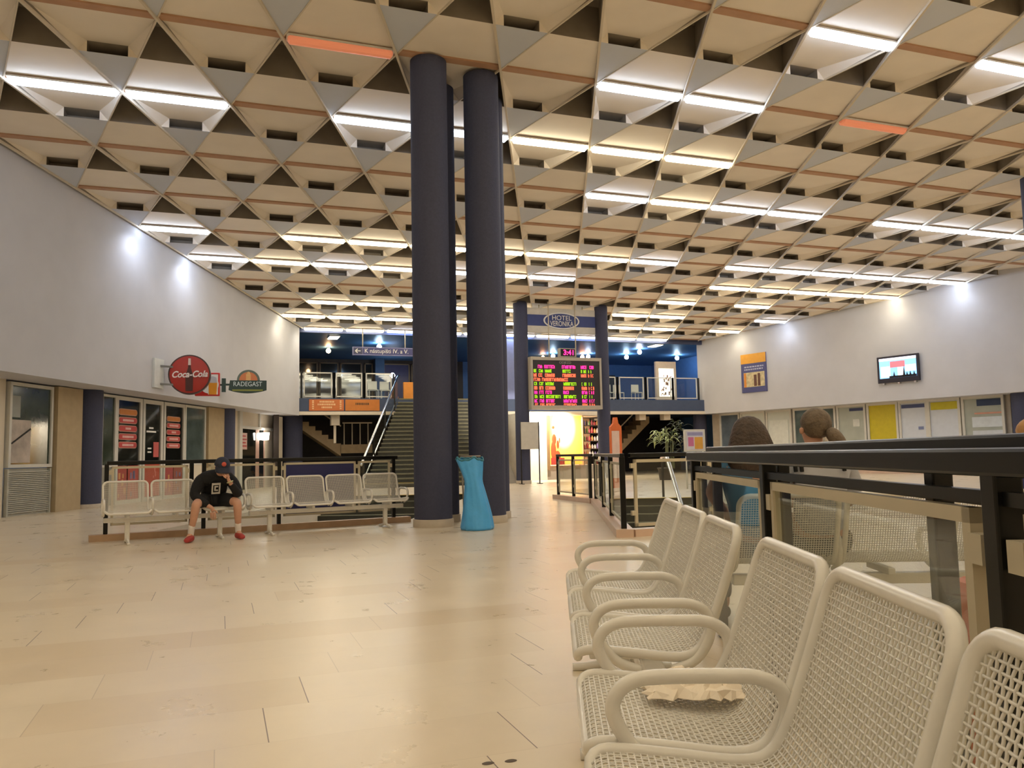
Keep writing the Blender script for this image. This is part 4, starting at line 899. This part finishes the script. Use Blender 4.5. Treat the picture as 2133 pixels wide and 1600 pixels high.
m_ = MB(RGRID); m_.rbox(9.4, 11.1, -0.14, -0.06, 3.56, 4.60, 0.015); t = thing('wall_screen', 'flat screen showing a bright blue and white picture on the right wall', 'screen', loc=RP+RD*10.25+Vector((0, 0, 3.56)))
m_.build('case', pm('screen_case', (34, 32, 46), 0.35), t)
m_ = MB(RGRID); m_.box(9.5, 11.0, -0.146, -0.14, 3.74, 4.52); m_.build('display', em('screen_glow', (120, 176, 240), 0.8), t)
m_ = MB(RGRID); m_.box(9.56, 9.95, -0.15, -0.146, 3.78, 4.2); m_.box(10.25, 10.5, -0.15, -0.146, 3.78, 4.16); m_.box(10.56, 10.98, -0.15, -0.146, 3.95, 4.2); m_.box(9.5, 11.0, -0.15, -0.146, 4.42, 4.52); m_.build('white_area', em('screen_white', (226, 230, 255), 0.85), t)
m_ = MB(RGRID); m_.box(9.95, 10.55, -0.152, -0.146, 4.14, 4.38); m_.build('pink_area', em('screen_pink', (190, 110, 120), 0.5), t)
m_ = MB(RGRID)
for x, z in ((10.1, 4.0), (10.5, 4.18), (10.62, 3.95), (10.75, 3.98), (10.9, 3.96)): m_.prism([(x-0.05, -0.156, 3.74), (x+0.06, -0.156, 3.74), (x, -0.156, z)], (0, 0.004, 0))
m_.box(9.9, 11.0, -0.156, -0.15, 3.74, 3.82); m_.build('skyline', BLACKM, t)
for x in (9.62, 10.25, 10.9): MB(RGRID).box(x-0.04, x+0.04, -0.12, 0.0, 3.50, 3.57).build('bracket', STEEL, t)
t = thing('wall_poster', 'yellow and blue poster with a photo hanging on the right wall', 'poster', loc=RP+RD*3.25+Vector((0, 0, 3.68)))
MB(RGRID).box(2.56, 3.98, -0.05, -0.0, 3.70, 5.48).build('sheet', pm('poster_blue', (74, 76, 122), 0.5), t); MB(RGRID).box(2.56, 3.98, -0.056, -0.05, 5.04, 5.48).build('yellow_band', pm('poster_yellow', (222, 158, 50), 0.5), t)
MB(RGRID).box(2.7, 3.88, -0.056, -0.05, 3.95, 4.62).build('photo', pm('poster_photo', (196, 180, 140), 0.5, var=0.3, scale=7), t)
m_ = MB(RGRID)
for x, w_, z in ((3.28, 0.16, 4.5), (3.5, 0.14, 4.55)): m_.box(x, x+w_, -0.06, -0.056, 3.98, z)
m_.build('figures', pm('poster_dark', (96, 60, 44), 0.5), t); MB(RGRID).box(2.72, 2.84, -0.06, -0.056, 3.95, 4.6).build('orange_bar', ORANGE, t)
m_ = MB(RGRID)
for z in (4.88, 4.76):
    x = 2.75
    while x < 3.8: w_ = random.uniform(0.06, 0.14); m_.box(x, x+w_, -0.055, -0.05, z-0.03, z+0.03); x += w_+0.035
m_.build('lettering', pm('poster_letters', (176, 176, 196), 0.5), t)
# ------------------------------------------------------------------ free-standing things
bagc = Vector((3.46, 11.22, 0))
t = thing('rubbish_bag', 'tall bright blue plastic rubbish bag leaning between the columns', 'bag', loc=bagc)
BAGM = pm('blue_plastic', (84, 174, 240), 0.32, var=0.05, scale=8, bump=0.35, bscale=14)
vs = []; fs = []; nr, ns = 26, 40; vd = Vector((0.295, 0.955, 0)); vr = Vector((0.955, -0.295, 0))
for i in range(nr+1):
    f = i/nr; z = 1.0*f
    wx = 0.245-0.115*min(1, f*1.5)+0.06*max(0, f-0.72)/0.28 if f > 0.02 else 0.225
    wy = 0.20-0.10*f; cxx = 0.03-0.10*f+0.03*math.sin(f*3)
    for k in range(ns):
        a = 2*math.pi*k/ns; ra = 1+0.05*math.sin(5*a+f*2)*min(1, f*3)+0.035*math.sin(11*a+1.3+2*f)+0.04*math.sin(3*a+9*f)*(1-f)
        sq = 1/max(abs(math.cos(a))**1.0+0*abs(math.sin(a)), 0.001)
        p = bagc+vr*(cxx+wx*ra*math.cos(a)*(1.0 if f > 0.1 else 1.0))+vd*(wy*ra*math.sin(a))+Vector((0, 0, z+(0.02*math.sin(4*a)+0.012*math.sin(9*a) if i == nr else 0)+(0.004 if i == 0 else 0)))
        vs.append(p)
for i in range(nr):
    for k in range(ns): fs.append((i*ns+k, i*ns+(k+1) % ns, (i+1)*ns+(k+1) % ns, (i+1)*ns+k))
fs.append(list(range(ns))[::-1])
m_ = MB(); m_.add(vs, fs, smooth=True); m_.build('sack', BAGM, t)
rim = [vs[nr*ns+k]+Vector((0, 0, 0.012)) for k in range(ns)]; m_ = MB(); m_.tube(rim, 0.014, 6, closed=True); m_.build('rim', pm('bag_rim', (60, 130, 150), 0.4), t)
t = thing('bag_holder', 'thin metal holder carrying the blue rubbish bag between the columns', 'bag holder', loc=bagc+vd*0.3)
h = MB()
for sx_ in (-0.15, 0.1): h.tube([bagc+vr*sx_+vd*0.26, bagc+vr*(sx_-0.03)+vd*0.24+Vector((0, 0, 1.06))], 0.012, 8)
h.build('stand', pm('holder_grey', (150, 140, 128), 0.4, metal=0.6), t); h = MB(); h.tube([bagc+vr*(-0.2)+vd*0.24+Vector((0, 0, 1.05)), bagc+vr*0.1+vd*0.24+Vector((0, 0, 1.05))], 0.014, 8); h.build('bar', pm('holder_grey', (0, 0, 0)), t)
# white poster stand left of the kiosk
t = thing('poster_stand', 'white poster board on two black poles left of the kiosk', 'poster stand', loc=(10.58, 27.45, 0))
dv = Vector((0.5, -0.59, 0)).normalized()
MB().box(10.24, 10.90, 27.36, 27.40, 1.25, 2.23).build('board', pm('stand_white', (196, 190, 176), 0.5), t)
for x, y in ((10.26, 27.46), (10.93, 27.38)): MB().tube([(x, y, 0), (x, y, 2.25)], 0.022, 8).build('pole', BLACKM, t); MB().box(x-0.04, x+0.04, y-0.2, y+0.2, 0, 0.02).build('foot', BLACKM, t)
t = thing('folding_board', 'leaning grey board at the foot of the left far column', 'sign', loc=(10.05, 28.2, 0))
m_ = MB(); m_.add([(9.88, 28.0, 0.02), (10.28, 27.95, 0.02), (9.98, 28.5, 1.25), (9.8, 28.5, 1.25)], [(0, 1, 2, 3)]); m_.add([(9.88, 28.06, 0.02), (10.28, 28.01, 0.02), (9.98, 28.56, 1.25), (9.8, 28.56, 1.25)], [(3, 2, 1, 0)]); m_.build('panel', pm('board_grey', (150, 142, 128), 0.5), t)
MB().bar((9.95, 28.85, 0), (9.9, 28.5, 1.22), 0.03, 0.03).build('prop', BLACKM, t)
# orange advertising pillar with a pointed top
t = thing('advert_pillar', 'orange stand with a pale front and pointed top beyond the stairwell', 'stand', loc=(11.26, 22.0, 0))
m_ = MB(); m_.prism([(x, 22.0, z) for x, z in ((11.13, 0), (11.49, 0), (11.49, 1.84), (11.39, 1.95), (11.36, 2.13), (11.26, 2.13), (11.23, 1.95), (11.13, 1.84))], (0, 0.12, 0)); m_.build('body', pm('pillar_orange', (222, 112, 56), 0.45), t)
MB().box(11.15, 11.40, 21.985, 22.0, 0.3, 1.72).build('front_sheet', pm('pillar_sheet', (226, 196, 180), 0.5), t)
# white framed notice on a stand
t = thing('notice_stand', 'white framed notice with pink and orange sheets beyond the railings', 'notice', loc=(12.78, 20.0, 0))
MB().box(12.44, 13.12, 20.0, 20.06, 1.05, 1.68).build('frame', WHITEF, t); MB().box(12.50, 13.06, 19.99, 20.0, 1.10, 1.63).build('sheet', pm('sheet_pale', (206, 204, 214), 0.5), t)
MB().box(12.53, 13.03, 19.985, 19.99, 1.50, 1.60).build('header', pm('header_violet', (150, 148, 186), 0.5), t); MB().box(12.55, 12.73, 19.985, 19.99, 1.2, 1.46).build('pink_sheet', pm('sheet_pink', (196, 110, 150), 0.5), t)
MB().box(12.76, 13.03, 19.985, 19.99, 1.12, 1.46).build('orange_sheet', pm('sheet_orange', (214, 160, 70), 0.5), t)
for x in (12.5, 13.06): MB().tube([(x, 20.05, 0), (x, 20.05, 1.06)], 0.02, 8).build('pole', WHITEF, t)
# potted palm with pale variegated leaves
pc = Vector((15.9, 27.0, 0)); t = thing('potted_palm', 'potted plant with pale drooping leaves in front of the right side stairs', 'plant', loc=pc)
MB().lathe([(0.22, 0), (0.28, 0.42), (0.30, 0.42), (0.30, 0.46), (0.24, 0.46)], pc, 24).build('pot', pm('pot_dark', (60, 52, 44), 0.5), t)
st = MB(); pl = MB(); dk = MB(); rnd = random.Random(3)
for k in range(9):
    bx = pc+Vector((rnd.uniform(-0.1, 0.5), rnd.uniform(-0.1, 0.1), 0.42)); h_ = rnd.uniform(0.9, 1.6); st.tube([bx, bx+Vector((rnd.uniform(-0.1, 0.1), 0, h_))], 0.018, 6)
def leaf(m_, p, d, L, w_):
    d = Vector(d).normalized(); side = d.cross(Vector((0, 0, 1))).normalized(); row = []; n = 6
    for i in range(n+1):
        f = i/n; q = Vector(p)+d*L*f+Vector((0, 0, 0.25*L*math.sin(f*2.6)-0.35*L*f*f)); ww = w_*math.sin(math.pi*min(0.98, f*0.92+0.06)); row.append((q-side*ww, q+Vector((0, 0, 0.15*ww)), q+side*ww))
    vs = [v for r_ in row for v in r_]; fs = []
    for i in range(n):
        for j in range(2): fs.append((i*3+j, i*3+j+1, i*3+j+4, i*3+j+3))
    m_.add(vs, fs, smooth=True)
for k in range(46):
    a = rnd.uniform(0, 6.28); p = pc+Vector((rnd.uniform(-0.35, 0.35), rnd.uniform(-0.2, 0.2), rnd.uniform(1.35, 1.75))); leaf(pl, p, (math.cos(a)-0.7, math.sin(a)*0.6, rnd.uniform(-0.1, 0.4)), rnd.uniform(0.3, 0.55), 0.04)
for k in range(60):
    a = rnd.uniform(0, 6.28); p = pc+Vector((0.5+rnd.uniform(-0.3, 0.35), rnd.uniform(-0.2, 0.3), rnd.uniform(0.7, 2.2))); leaf(dk, p, (math.cos(a), math.sin(a)*0.6, rnd.uniform(-0.1, 0.6)), rnd.uniform(0.3, 0.6), 0.045)
st.build('stems', pm('palm_stem', (120, 124, 84), 0.6), t); o = pl.build('pale_leaves', pm('pale_leaf', (186, 200, 146), 0.5), t); o['kind'] = 'stuff'; o = dk.build('dark_leaves', pm('dark_leaf', (40, 56, 30), 0.5), t); o['kind'] = 'stuff'
# crumpled paper on the nearest bench
rnd = random.Random(11); vs = []; fs = []; nx_, ny_ = 16, 12; o0 = uv(0.34, 2.17, 0.446)
for i in range(nx_+1):
    for j in range(ny_+1):
        x = (i/nx_-0.5); y = (j/ny_-0.5); e = max(0, 1-(2*x)**2)*max(0, 1-(2*y)**2)
        vs.append(o0+BN*(0.25*x*(1+0.12*rnd.uniform(-1, 1)))+BD*(0.2*y*(1+0.15*rnd.uniform(-1, 1)))+Vector((0, 0, 0.004+0.05*e**0.6*rnd.uniform(0.35, 1))))
for i in range(nx_):
    for j in range(ny_): q = i*(ny_+1)+j; fs.append((q, q+1, q+ny_+2, q+ny_+1))
m_ = MB(); m_.add(vs, fs, smooth=False); o = m_.build('crumpled_paper', pm('tissue', (240, 226, 206), 0.7, var=0.03)); tag(o, 'crumpled white paper lying on the nearest bench', 'paper')
md = o.modifiers.new('thickness', 'SOLIDIFY'); md.thickness = 0.003
# orange bag behind the near railing
p = uv(1.30, 2.53, 0); t = thing('orange_bag', 'orange bag standing behind the near glass railing', 'bag', loc=p); M_ = frame(p, BN, BD)
MB(M_).rbox(-0.09, 0.09, -0.11, 0.11, 0, 0.66, 0.04).build('body', pm('bag_orange', (226, 96, 30), 0.5), t); m_ = MB(M_); m_.tube(spline([(-0.05, 0, 0.64), (-0.04, 0, 0.74), (0.04, 0, 0.74), (0.05, 0, 0.64)], 6), 0.012, 6); m_.build('handle', BLACKM, t)
# dark marks on the floor near the camera
for k, (x, y, lb) in enumerate(((0.885, 2.76, 'small dark scuff mark on the floor tiles, left one of a pair'), (0.965, 2.75, 'small dark scuff mark on the floor tiles, right one of a pair'))):
    m_ = MB(); m_.lathe([(0.015, 0.0005), (0.013, 0.0015)], (x, y, 0), 16, sx=1.5, sy=1.0); tag(m_.build('floor_mark', pm('scuff', (86, 70, 52), 0.6)), lb, 'mark')

# ------------------------------------------------------------------ people
def grow(name, M, chains, mat, parent, sub=2, smooth=True):
    """chains: lists of (point, radius); a chain starting with a string key continues from that named joint"""
    verts = []; rad = []; edges = []; roots = []; names = {}
    for ch in chains:
        prev = None
        for q in ch:
            if isinstance(q, str): prev = names[q]; continue
            p, r = q[0], q[1]
            verts.append(tuple(M @ Vector(p))); rad.append(r if isinstance(r, tuple) else (r, r)); i = len(verts)-1
            if len(q) > 2: names[q[2]] = i
            if prev is None: roots.append(i)
            else: edges.append((prev, i))
            prev = i
    inv = parent.matrix_basis.inverted(); verts = [tuple(inv @ Vector(v)) for v in verts]
    me = bpy.data.meshes.new('tmp'); me.from_pydata(verts, edges, []); tmp = bpy.data.objects.new('tmp', me); col.objects.link(tmp)
    md = tmp.modifiers.new('s', 'SKIN'); md.use_smooth_shade = smooth
    for i, sv in enumerate(me.skin_vertices[0].data): sv.radius = rad[i]; sv.use_root = i in roots
    sb = tmp.modifiers.new('d', 'SUBSURF'); sb.levels = sub; sb.render_levels = sub
    dg = bpy.context.evaluated_depsgraph_get(); out = bpy.data.meshes.new_from_object(tmp.evaluated_get(dg)); out.name = name
    bpy.data.objects.remove(tmp); bpy.data.meshes.remove(me)
    for p in out.polygons: p.use_smooth = True
    out.materials.clear(); out.materials.append(mat)
    o = bpy.data.objects.new(name, out); col.objects.link(o); o.parent = parent
    return o
def hand(wrist, d, side, nrm, curl=0.6, s=1.0):
    """palm plus five finger chains; d: pointing direction, side: towards the thumb, nrm: palm normal (curl towards it)"""
    w_ = Vector(wrist); d = Vector(d).normalized(); side = Vector(side).normalized(); nrm = Vector(nrm).normalized(); ch = []
    for k, (o, L) in enumerate(((0.030, 0.070), (0.010, 0.080), (-0.010, 0.074), (-0.029, 0.058))):
        b = w_+d*0.075*s+side*o*s; c = curl*(0.85+0.1*k); p1 = b+(d*math.cos(c*0.5)+nrm*math.sin(c*0.5))*L*0.45*s; p2 = p1+(d*math.cos(c*1.3)+nrm*math.sin(c*1.3))*L*0.33*s; p3 = p2+(d*math.cos(c*2)+nrm*math.sin(c*2))*L*0.25*s
        ch.append([(b-d*0.03*s, 0.0095*s), (b, 0.0098*s), (p1, 0.009*s), (p2, 0.0083*s), (p3, 0.007*s)])
    t0 = w_+d*0.025*s+side*0.022*s; t1 = t0+(side*0.75+d*0.6+nrm*0.2)*0.035*s; t2 = t1+(side*0.35+d*0.9+nrm*0.4)*0.03*s
    ch.append([(t0, 0.011*s), (t1, 0.0105*s), (t2, 0.008*s)])
    return ch
# --- the person in the cap on the far bench
C0 = wpt(2.02, 11.75); M0 = frame(C0, W, WN)      # x along the bench, y away from the viewer, z up
pr = thing('person', 'person in a black top, cap and red shoes bent forward on the far bench', 'person', M0)
MI = frame(C0, W, WN)
kl_, kr_ = (-0.29, -0.36, 0.50), (0.235, -0.36, 0.50)
body = [[((0, 0.10, 0.535), (0.13, 0.10), 'pelvis'), ((0, 0.06, 0.66), (0.10, 0.07)), ((0.01, -0.06, 0.80), (0.09, 0.06), 'chest'), ((0.03, -0.17, 0.885), (0.055, 0.055), 'neck'), ((0.05, -0.245, 0.925), 0.055), ((0.055, -0.285, 0.955), (0.072, 0.08), 'hd'), ((0.05, -0.275, 1.02), (0.08, 0.09)), ((0.045, -0.25, 1.075), (0.05, 0.06))],
        ['pelvis', ((-0.11, 0.04, 0.52), 0.085), ((-0.20, -0.16, 0.52), 0.075), (kl_, 0.062), ((-0.305, -0.33, 0.36), 0.055), ((-0.325, -0.27, 0.20), 0.042), ((-0.335, -0.25, 0.10), 0.035), ((-0.39, -0.33, 0.045), 0.032)],
        ['pelvis', ((0.11, 0.04, 0.52), 0.085), ((0.17, -0.16, 0.52), 0.075), (kr_, 0.062), ((0.245, -0.33, 0.36), 0.055), ((0.265, -0.27, 0.20), 0.042), ((0.27, -0.25, 0.10), 0.035), ((0.285, -0.35, 0.045), 0.032)],
        ['chest', ((-0.20, -0.08, 0.81), 0.045), ((-0.285, -0.16, 0.60), 0.04), ((-0.17, -0.30, 0.49), 0.036), ((-0.085, -0.35, 0.435), 0.026), ((-0.075, -0.362, 0.385), (0.036, 0.016))],
        ['chest', ((0.21, -0.09, 0.80), 0.045), ((0.265, -0.27, 0.585), 0.045), ((0.18, -0.37, 0.70), 0.036), ((0.115, -0.395, 0.79), 0.026), ((0.10, -0.39, 0.84), (0.034, 0.016))],
        [((0.055, -0.35, 0.965), 0.014), ((0.06, -0.385, 0.935), 0.016), ((0.058, -0.372, 0.915), 0.012)],
        [((-0.025, -0.27, 0.985), 0.012), ((-0.035, -0.262, 0.975), 0.016), ((-0.03, -0.268, 0.95), 0.010)], [((0.13, -0.27, 0.985), 0.012), ((0.142, -0.262, 0.975), 0.016), ((0.138, -0.268, 0.95), 0.010)]]
body += hand((-0.085, -0.352, 0.43), (0.10, -0.12, -1), (1, 0, 0.1), (0, 0.9, -0.2), 0.35)
body += hand((0.112, -0.397, 0.795), (-0.35, 0.03, 0.95), (-0.5, -0.2, 0.1), (-0.1, 1, 0.1), 0.7)
grow('body', MI, body, SKIN, pr)
SHIRT = pm('black_fleece', (26, 25, 27), 0.9, var=0.15, scale=12, bump=0.3, bscale=40)
grow('black_top', MI, [[((0, 0.11, 0.54), (0.175, 0.12)), ((0, 0.07, 0.66), (0.185, 0.125)), ((0.01, -0.03, 0.79), (0.19, 0.12), 'c'), ((0.02, -0.11, 0.845), (0.15, 0.105)), ((0.032, -0.165, 0.885), (0.09, 0.085)), ((0.038, -0.195, 0.905), (0.072, 0.07))],
      ['c', ((-0.12, -0.06, 0.81), (0.12, 0.11)), ((-0.20, -0.08, 0.80), (0.10, 0.10)), ((-0.265, -0.13, 0.68), 0.078), ((-0.285, -0.17, 0.595), 0.07), ((-0.21, -0.27, 0.53), 0.058), ((-0.13, -0.335, 0.468), 0.045)],
      ['c', ((0.13, -0.07, 0.80), (0.12, 0.11)), ((0.21, -0.09, 0.79), (0.10, 0.10)), ((0.255, -0.19, 0.67), 0.078), ((0.265, -0.275, 0.59), 0.07), ((0.21, -0.35, 0.66), 0.056), ((0.145, -0.39, 0.755), 0.043)],
      [((-0.23, -0.09, 0.785), 0.095), ((-0.11, -0.09, 0.83), 0.115), ((0.02, -0.10, 0.84), 0.125), ((0.13, -0.10, 0.825), 0.115), ((0.23, -0.11, 0.775), 0.095)]], SHIRT, pr)
grow('shorts', MI, [[((0, 0.10, 0.53), (0.17, 0.11), 'p')], ['p', ((-0.12, 0.02, 0.525), 0.11), ((-0.20, -0.16, 0.525), 0.10), ((-0.265, -0.30, 0.515), 0.085)], ['p', ((0.12, 0.02, 0.525), 0.11), ((0.17, -0.16, 0.525), 0.10), ((0.21, -0.30, 0.515), 0.085)]], pm('black_shorts', (24, 24, 28), 0.85, var=0.12), pr)
SOCK = pm('white_sock', (226, 218, 212), 0.85); SHOE = pm('red_shoe', (172, 56, 52), 0.6, var=0.08)
for a_x, tx in ((-0.335, -0.40), (0.27, 0.29)):
    grow('sock', MI, [[((a_x+0.01*(1 if a_x < 0 else -1), -0.285, 0.24), 0.05), ((a_x, -0.25, 0.12), 0.043), ((a_x, -0.25, 0.065), 0.042)]], SOCK, pr)
    grow('shoe', MI, [[((a_x+0.015*(1 if a_x < 0 else -1), -0.215, 0.048), (0.046, 0.046)), ((a_x, -0.27, 0.05), (0.05, 0.05)), (((a_x+tx)/2, -0.33, 0.045), (0.052, 0.043)), ((tx, -0.40, 0.036), (0.05, 0.034)), ((tx+(tx-a_x)*0.3, -0.435, 0.03), (0.035, 0.026))]], SHOE, pr)
CAPM = pm('navy_cap', (46, 50, 66), 0.85, var=0.08, scale=20)
cap = MB(MI); nc = 24; ctr = Vector((0.05, -0.272, 1.02)); ax = Matrix.Rotation(math.radians(20), 3, 'X'); vs = []; fs = []
for i in range(7):
    f = i/6
    for k in range(nc): a = 2*math.pi*k/nc; vs.append(ctr+ax @ Vector((0.102*math.cos(a)*math.cos(f*math.pi/2*0.97), 0.118*math.sin(a)*math.cos(f*math.pi/2*0.97), -0.015+0.105*math.sin(f*math.pi/2))))
for i in range(6):
    for k in range(nc): fs.append((i*nc+k, i*nc+(k+1) % nc, (i+1)*nc+(k+1) % nc, (i+1)*nc+k))
cap.add(vs, fs, True); cp_ = cap.build('cap', CAPM, pr)
br = MB(MI); vs = []; fs = []
for i in range(5):
    f = i/4
    for k in range(9): a = math.radians(205+130*k/8); rr2 = 1+0.62*f*math.sin(math.pi*(k+0.6)/9.2); vs.append(ctr+ax @ Vector((0.102*rr2*math.cos(a)*(1-0.12*f), 0.118*rr2*math.sin(a), -0.016-0.055*f-0.02*f*abs(math.cos(a)))))
for i in range(4):
    for k in range(8): fs.append((i*9+k, i*9+k+1, (i+1)*9+k+1, (i+1)*9+k))
br.add(vs, fs, True); bo = br.build('brim', CAPM, cp_); md = bo.modifiers.new('t', 'SOLIDIFY'); md.thickness = 0.006
fr = ctr+ax @ Vector((0, -0.116, 0.035)); bd_ = MB(MI @ frame(fr, (1, 0, 0), ax @ Vector((0, 0.35, 1))))
bd_.lathe([(0.030, -0.004), (0.030, 0.006), (0.0001, 0.009)], (0, 0, 0), 20); bd_.build('badge', pm('badge_red', (206, 88, 70), 0.6), cp_)
# print on the chest: pale rounded square outline with a dark letter-like shape
pc_ = Vector((-0.015, -0.19, 0.69)); PF = MI @ frame(pc_, (1, 0, 0.03), (0, -0.30, 0.95)); PR = pm('print_white', (206, 200, 192), 0.8); pm_ = MB(PF)
for x0, x1, y0, y1 in ((-0.055, 0.055, 0.05, 0.075), (-0.055, 0.055, -0.075, -0.055), (-0.055, -0.038, -0.06, 0.06), (0.038, 0.055, -0.06, 0.06), (-0.022, 0.026, 0.018, 0.034), (-0.022, -0.004, -0.034, 0.03), (-0.022, 0.026, -0.034, -0.018)): pm_.box(x0, x1, y0, y1, -0.003, 0.014)
pm_.build('chest_print', PR, pr)
wt = MB(MI); wt.tube([Vector((0.128, -0.396, 0.775))+Vector((0.034*math.cos(a*math.pi/6), 0.034*math.sin(a*math.pi/6), 0.012*math.cos(a*math.pi/6))) for a in range(12)], 0.009, 6, closed=True); wt.build('watch', pm('watch_pale', (196, 190, 140), 0.4), pr)
# --- people on the bench behind the railing, seen from behind
HAIRB = pm('brown_hair', (66, 50, 38), 0.55, var=0.35, scale=26, bump=0.5, bscale=60); HAIRG = pm('ash_hair', (104, 88, 70), 0.55, var=0.3, scale=26, bump=0.5, bscale=60); HAIRL = pm('blond_hair', (186, 140, 92), 0.6, var=0.2, scale=26)
def sitter(label, u, v, top, tmat, hk, lean=0.0, elbow=None, turn=0.0, bare=True):
    M = frame(uv(u, v), BN, BD); p = thing('person', label, 'person', M); k = (top-0.50)/0.80; Z = lambda z: 0.50+(z-0.50)*k
    lx = lean
    el = elbow or (-0.24, 0.02, Z(0.78)); er = (0.23, 0.04, Z(0.78))
    H = Vector((lx, 0.04, Z(1.19)))
    b = [[((0, 0, 0.53), (0.14, 0.11), 'p'), ((lx*0.3, -0.01, Z(0.70)), (0.115, 0.09)), ((lx*0.7, 0.0, Z(0.93)), (0.125, 0.09), 'c'), ((lx, 0.02, Z(1.06)), 0.05), ((lx, 0.035, Z(1.11)), 0.05), (tuple(H+Vector((0, 0.02, -0.035))), (0.066, 0.075)), (tuple(H+Vector((0, 0, 0.03))), (0.075, 0.09)), (tuple(H+Vector((0, -0.01, 0.085))), (0.05, 0.06))]]
    for s_ in (-1, 1):
        e = el if s_ < 0 else er
        wr = (s_*0.10, 0.27, Z(0.66))
        b += [['c', ((lx*0.7+s_*0.155, 0.0, Z(1.0)), 0.055), (e, 0.042), (tuple((Vector(e)+Vector(wr))/2), 0.034), (wr, 0.025), ((s_*0.07, 0.33, Z(0.64)), (0.034, 0.016))],
              ['p', ((s_*0.10, 0.08, 0.52), 0.085), ((s_*0.12, 0.28, 0.52), 0.075), ((s_*0.12, 0.46, 0.50), 0.06), ((s_*0.12, 0.45, 0.30), 0.052), ((s_*0.12, 0.42, 0.10), 0.036), ((s_*0.12, 0.53, 0.045), 0.034)]]
        b += hand(wr, (-s_*0.4, 0.9, -0.15), (-s_, 0, 0.3), (0, 0, -1), 0.5)
    hd = Vector((math.sin(turn), math.cos(turn), 0)); hs = Vector((hd.y, -hd.x, 0))
    b += [[(tuple(H+hd*0.085), 0.013), (tuple(H+hd*0.115+Vector((0, 0, -0.02))), 0.014)]]+[[(tuple(H+hs*s_*0.075), 0.012), (tuple(H+hs*s_*0.088-hd*0.008), 0.017), (tuple(H+hs*s_*0.082+Vector((0, 0, -0.03))), 0.01)] for s_ in (-1, 1)]
    grow('body', M, b, SKIN, p)
    tp = [[((0, 0.0, 0.54), (0.165, 0.13)), ((lx*0.3, -0.01, Z(0.72)), (0.15, 0.115)), ((lx*0.7, 0.0, Z(0.93)), (0.165, 0.115), 'c'), ((lx, 0.02, Z(1.035)), (0.075, 0.07))]]
    for s_ in (-1, 1):
        e = Vector(el if s_ < 0 else er); sh = Vector((lx*0.7+s_*0.155, 0.0, Z(1.0))); tp += [['c', (tuple(sh), 0.074), (tuple(sh.lerp(e, 0.55 if bare else 0.98)), 0.06)]]
    grow('top', M, tp, tmat, p)
    grow('trousers', M, [[((0, 0.0, 0.52), (0.17, 0.12), 'p')]]+[['p', ((s_*0.11, 0.1, 0.525), 0.10), ((s_*0.12, 0.3, 0.525), 0.09), ((s_*0.12, 0.47, 0.505), 0.075), ((s_*0.12, 0.45, 0.28), 0.065), ((s_*0.12, 0.42, 0.12), 0.05)] for s_ in (-1, 1)], pm('dark_jeans', (44, 48, 66), 0.85), p)
    for s_ in (-1, 1): grow('shoe', M, [[((s_*0.12, 0.39, 0.05), 0.045), ((s_*0.12, 0.46, 0.045), 0.046), ((s_*0.12, 0.56, 0.035), 0.034)]], BLACKM, p)
    if hk == 'long':
        grow('hair', M, [[(tuple(H+Vector((0, 0.02, 0.085))), (0.075, 0.075)), (tuple(H+Vector((0, -0.035, 0.06))), (0.105, 0.09)), (tuple(H+Vector((0, -0.06, -0.02))), (0.135, 0.085)), (tuple(H+Vector((0.005, -0.075, -0.10))), (0.165, 0.075)), (tuple(H+Vector((0.01, -0.09, -0.18))), (0.16, 0.06)), (tuple(H+Vector((0.015, -0.095, -0.25))), (0.10, 0.045))]], HAIRB, p)
    elif hk == 'pony':
        grow('hair', M, [[(tuple(H+hd*0.03+Vector((0, 0, 0.085))), (0.08, 0.075)), (tuple(H-hd*0.03+Vector((0, 0, 0.055))), (0.105, 0.095)), (tuple(H-hd*0.045+Vector((0, 0, -0.015))), (0.095, 0.075)), (tuple(H-hd*0.05+Vector((0.0, 0, -0.06))), (0.055, 0.045))],
                         [(tuple(H-hd*0.10+hs*0.015+Vector((0, 0, 0.0))), (0.035, 0.035)), (tuple(H-hd*0.135+hs*0.045+Vector((0, 0, -0.05))), (0.055, 0.05)), (tuple(H-hd*0.14+hs*0.08+Vector((0, 0, -0.11))), (0.05, 0.045)), (tuple(H-hd*0.13+hs*0.10+Vector((0, 0, -0.2))), (0.025, 0.02))]], HAIRG, p)
    else:
        grow('hair', M, [[(tuple(H+Vector((0, 0.02, 0.085))), (0.08, 0.075)), (tuple(H+Vector((0, -0.03, 0.045))), (0.10, 0.095)), (tuple(H+Vector((0, -0.045, -0.03))), (0.085, 0.07))]], HAIRL, p)
    return p
sitter('person with long loose brown hair and a blue shirt behind the railing', 1.17, 4.85, 1.235, pm('blue_shirt', (84, 134, 176), 0.8, var=0.06, scale=10), 'long', lean=-0.02, elbow=(-0.225, 0.16, 0.80))
p2 = sitter('person with an ash-brown ponytail and pale striped top behind the railing', 1.54, 4.86, 1.285, pm('pale_top', (176, 176, 182), 0.8), 'pony', turn=-0.38, bare=False)
M2 = frame(uv(1.54, 4.86), BN, BD); sb_ = MB(M2)
for q in (-0.12, -0.155, 0.12): sb_.tube([(q, -0.105, 0.93), (q, -0.08, 1.03), (q, -0.01, 1.075), (q, 0.06, 1.04)], 0.012, 6)
sb_.build('strap', BLACKM, p2)
sitter('blond person at the right picture edge, head just above the black railing', 2.79, 4.86, 1.20, pm('navy_top', (50, 56, 110), 0.8), 'short', bare=False)
#PART5
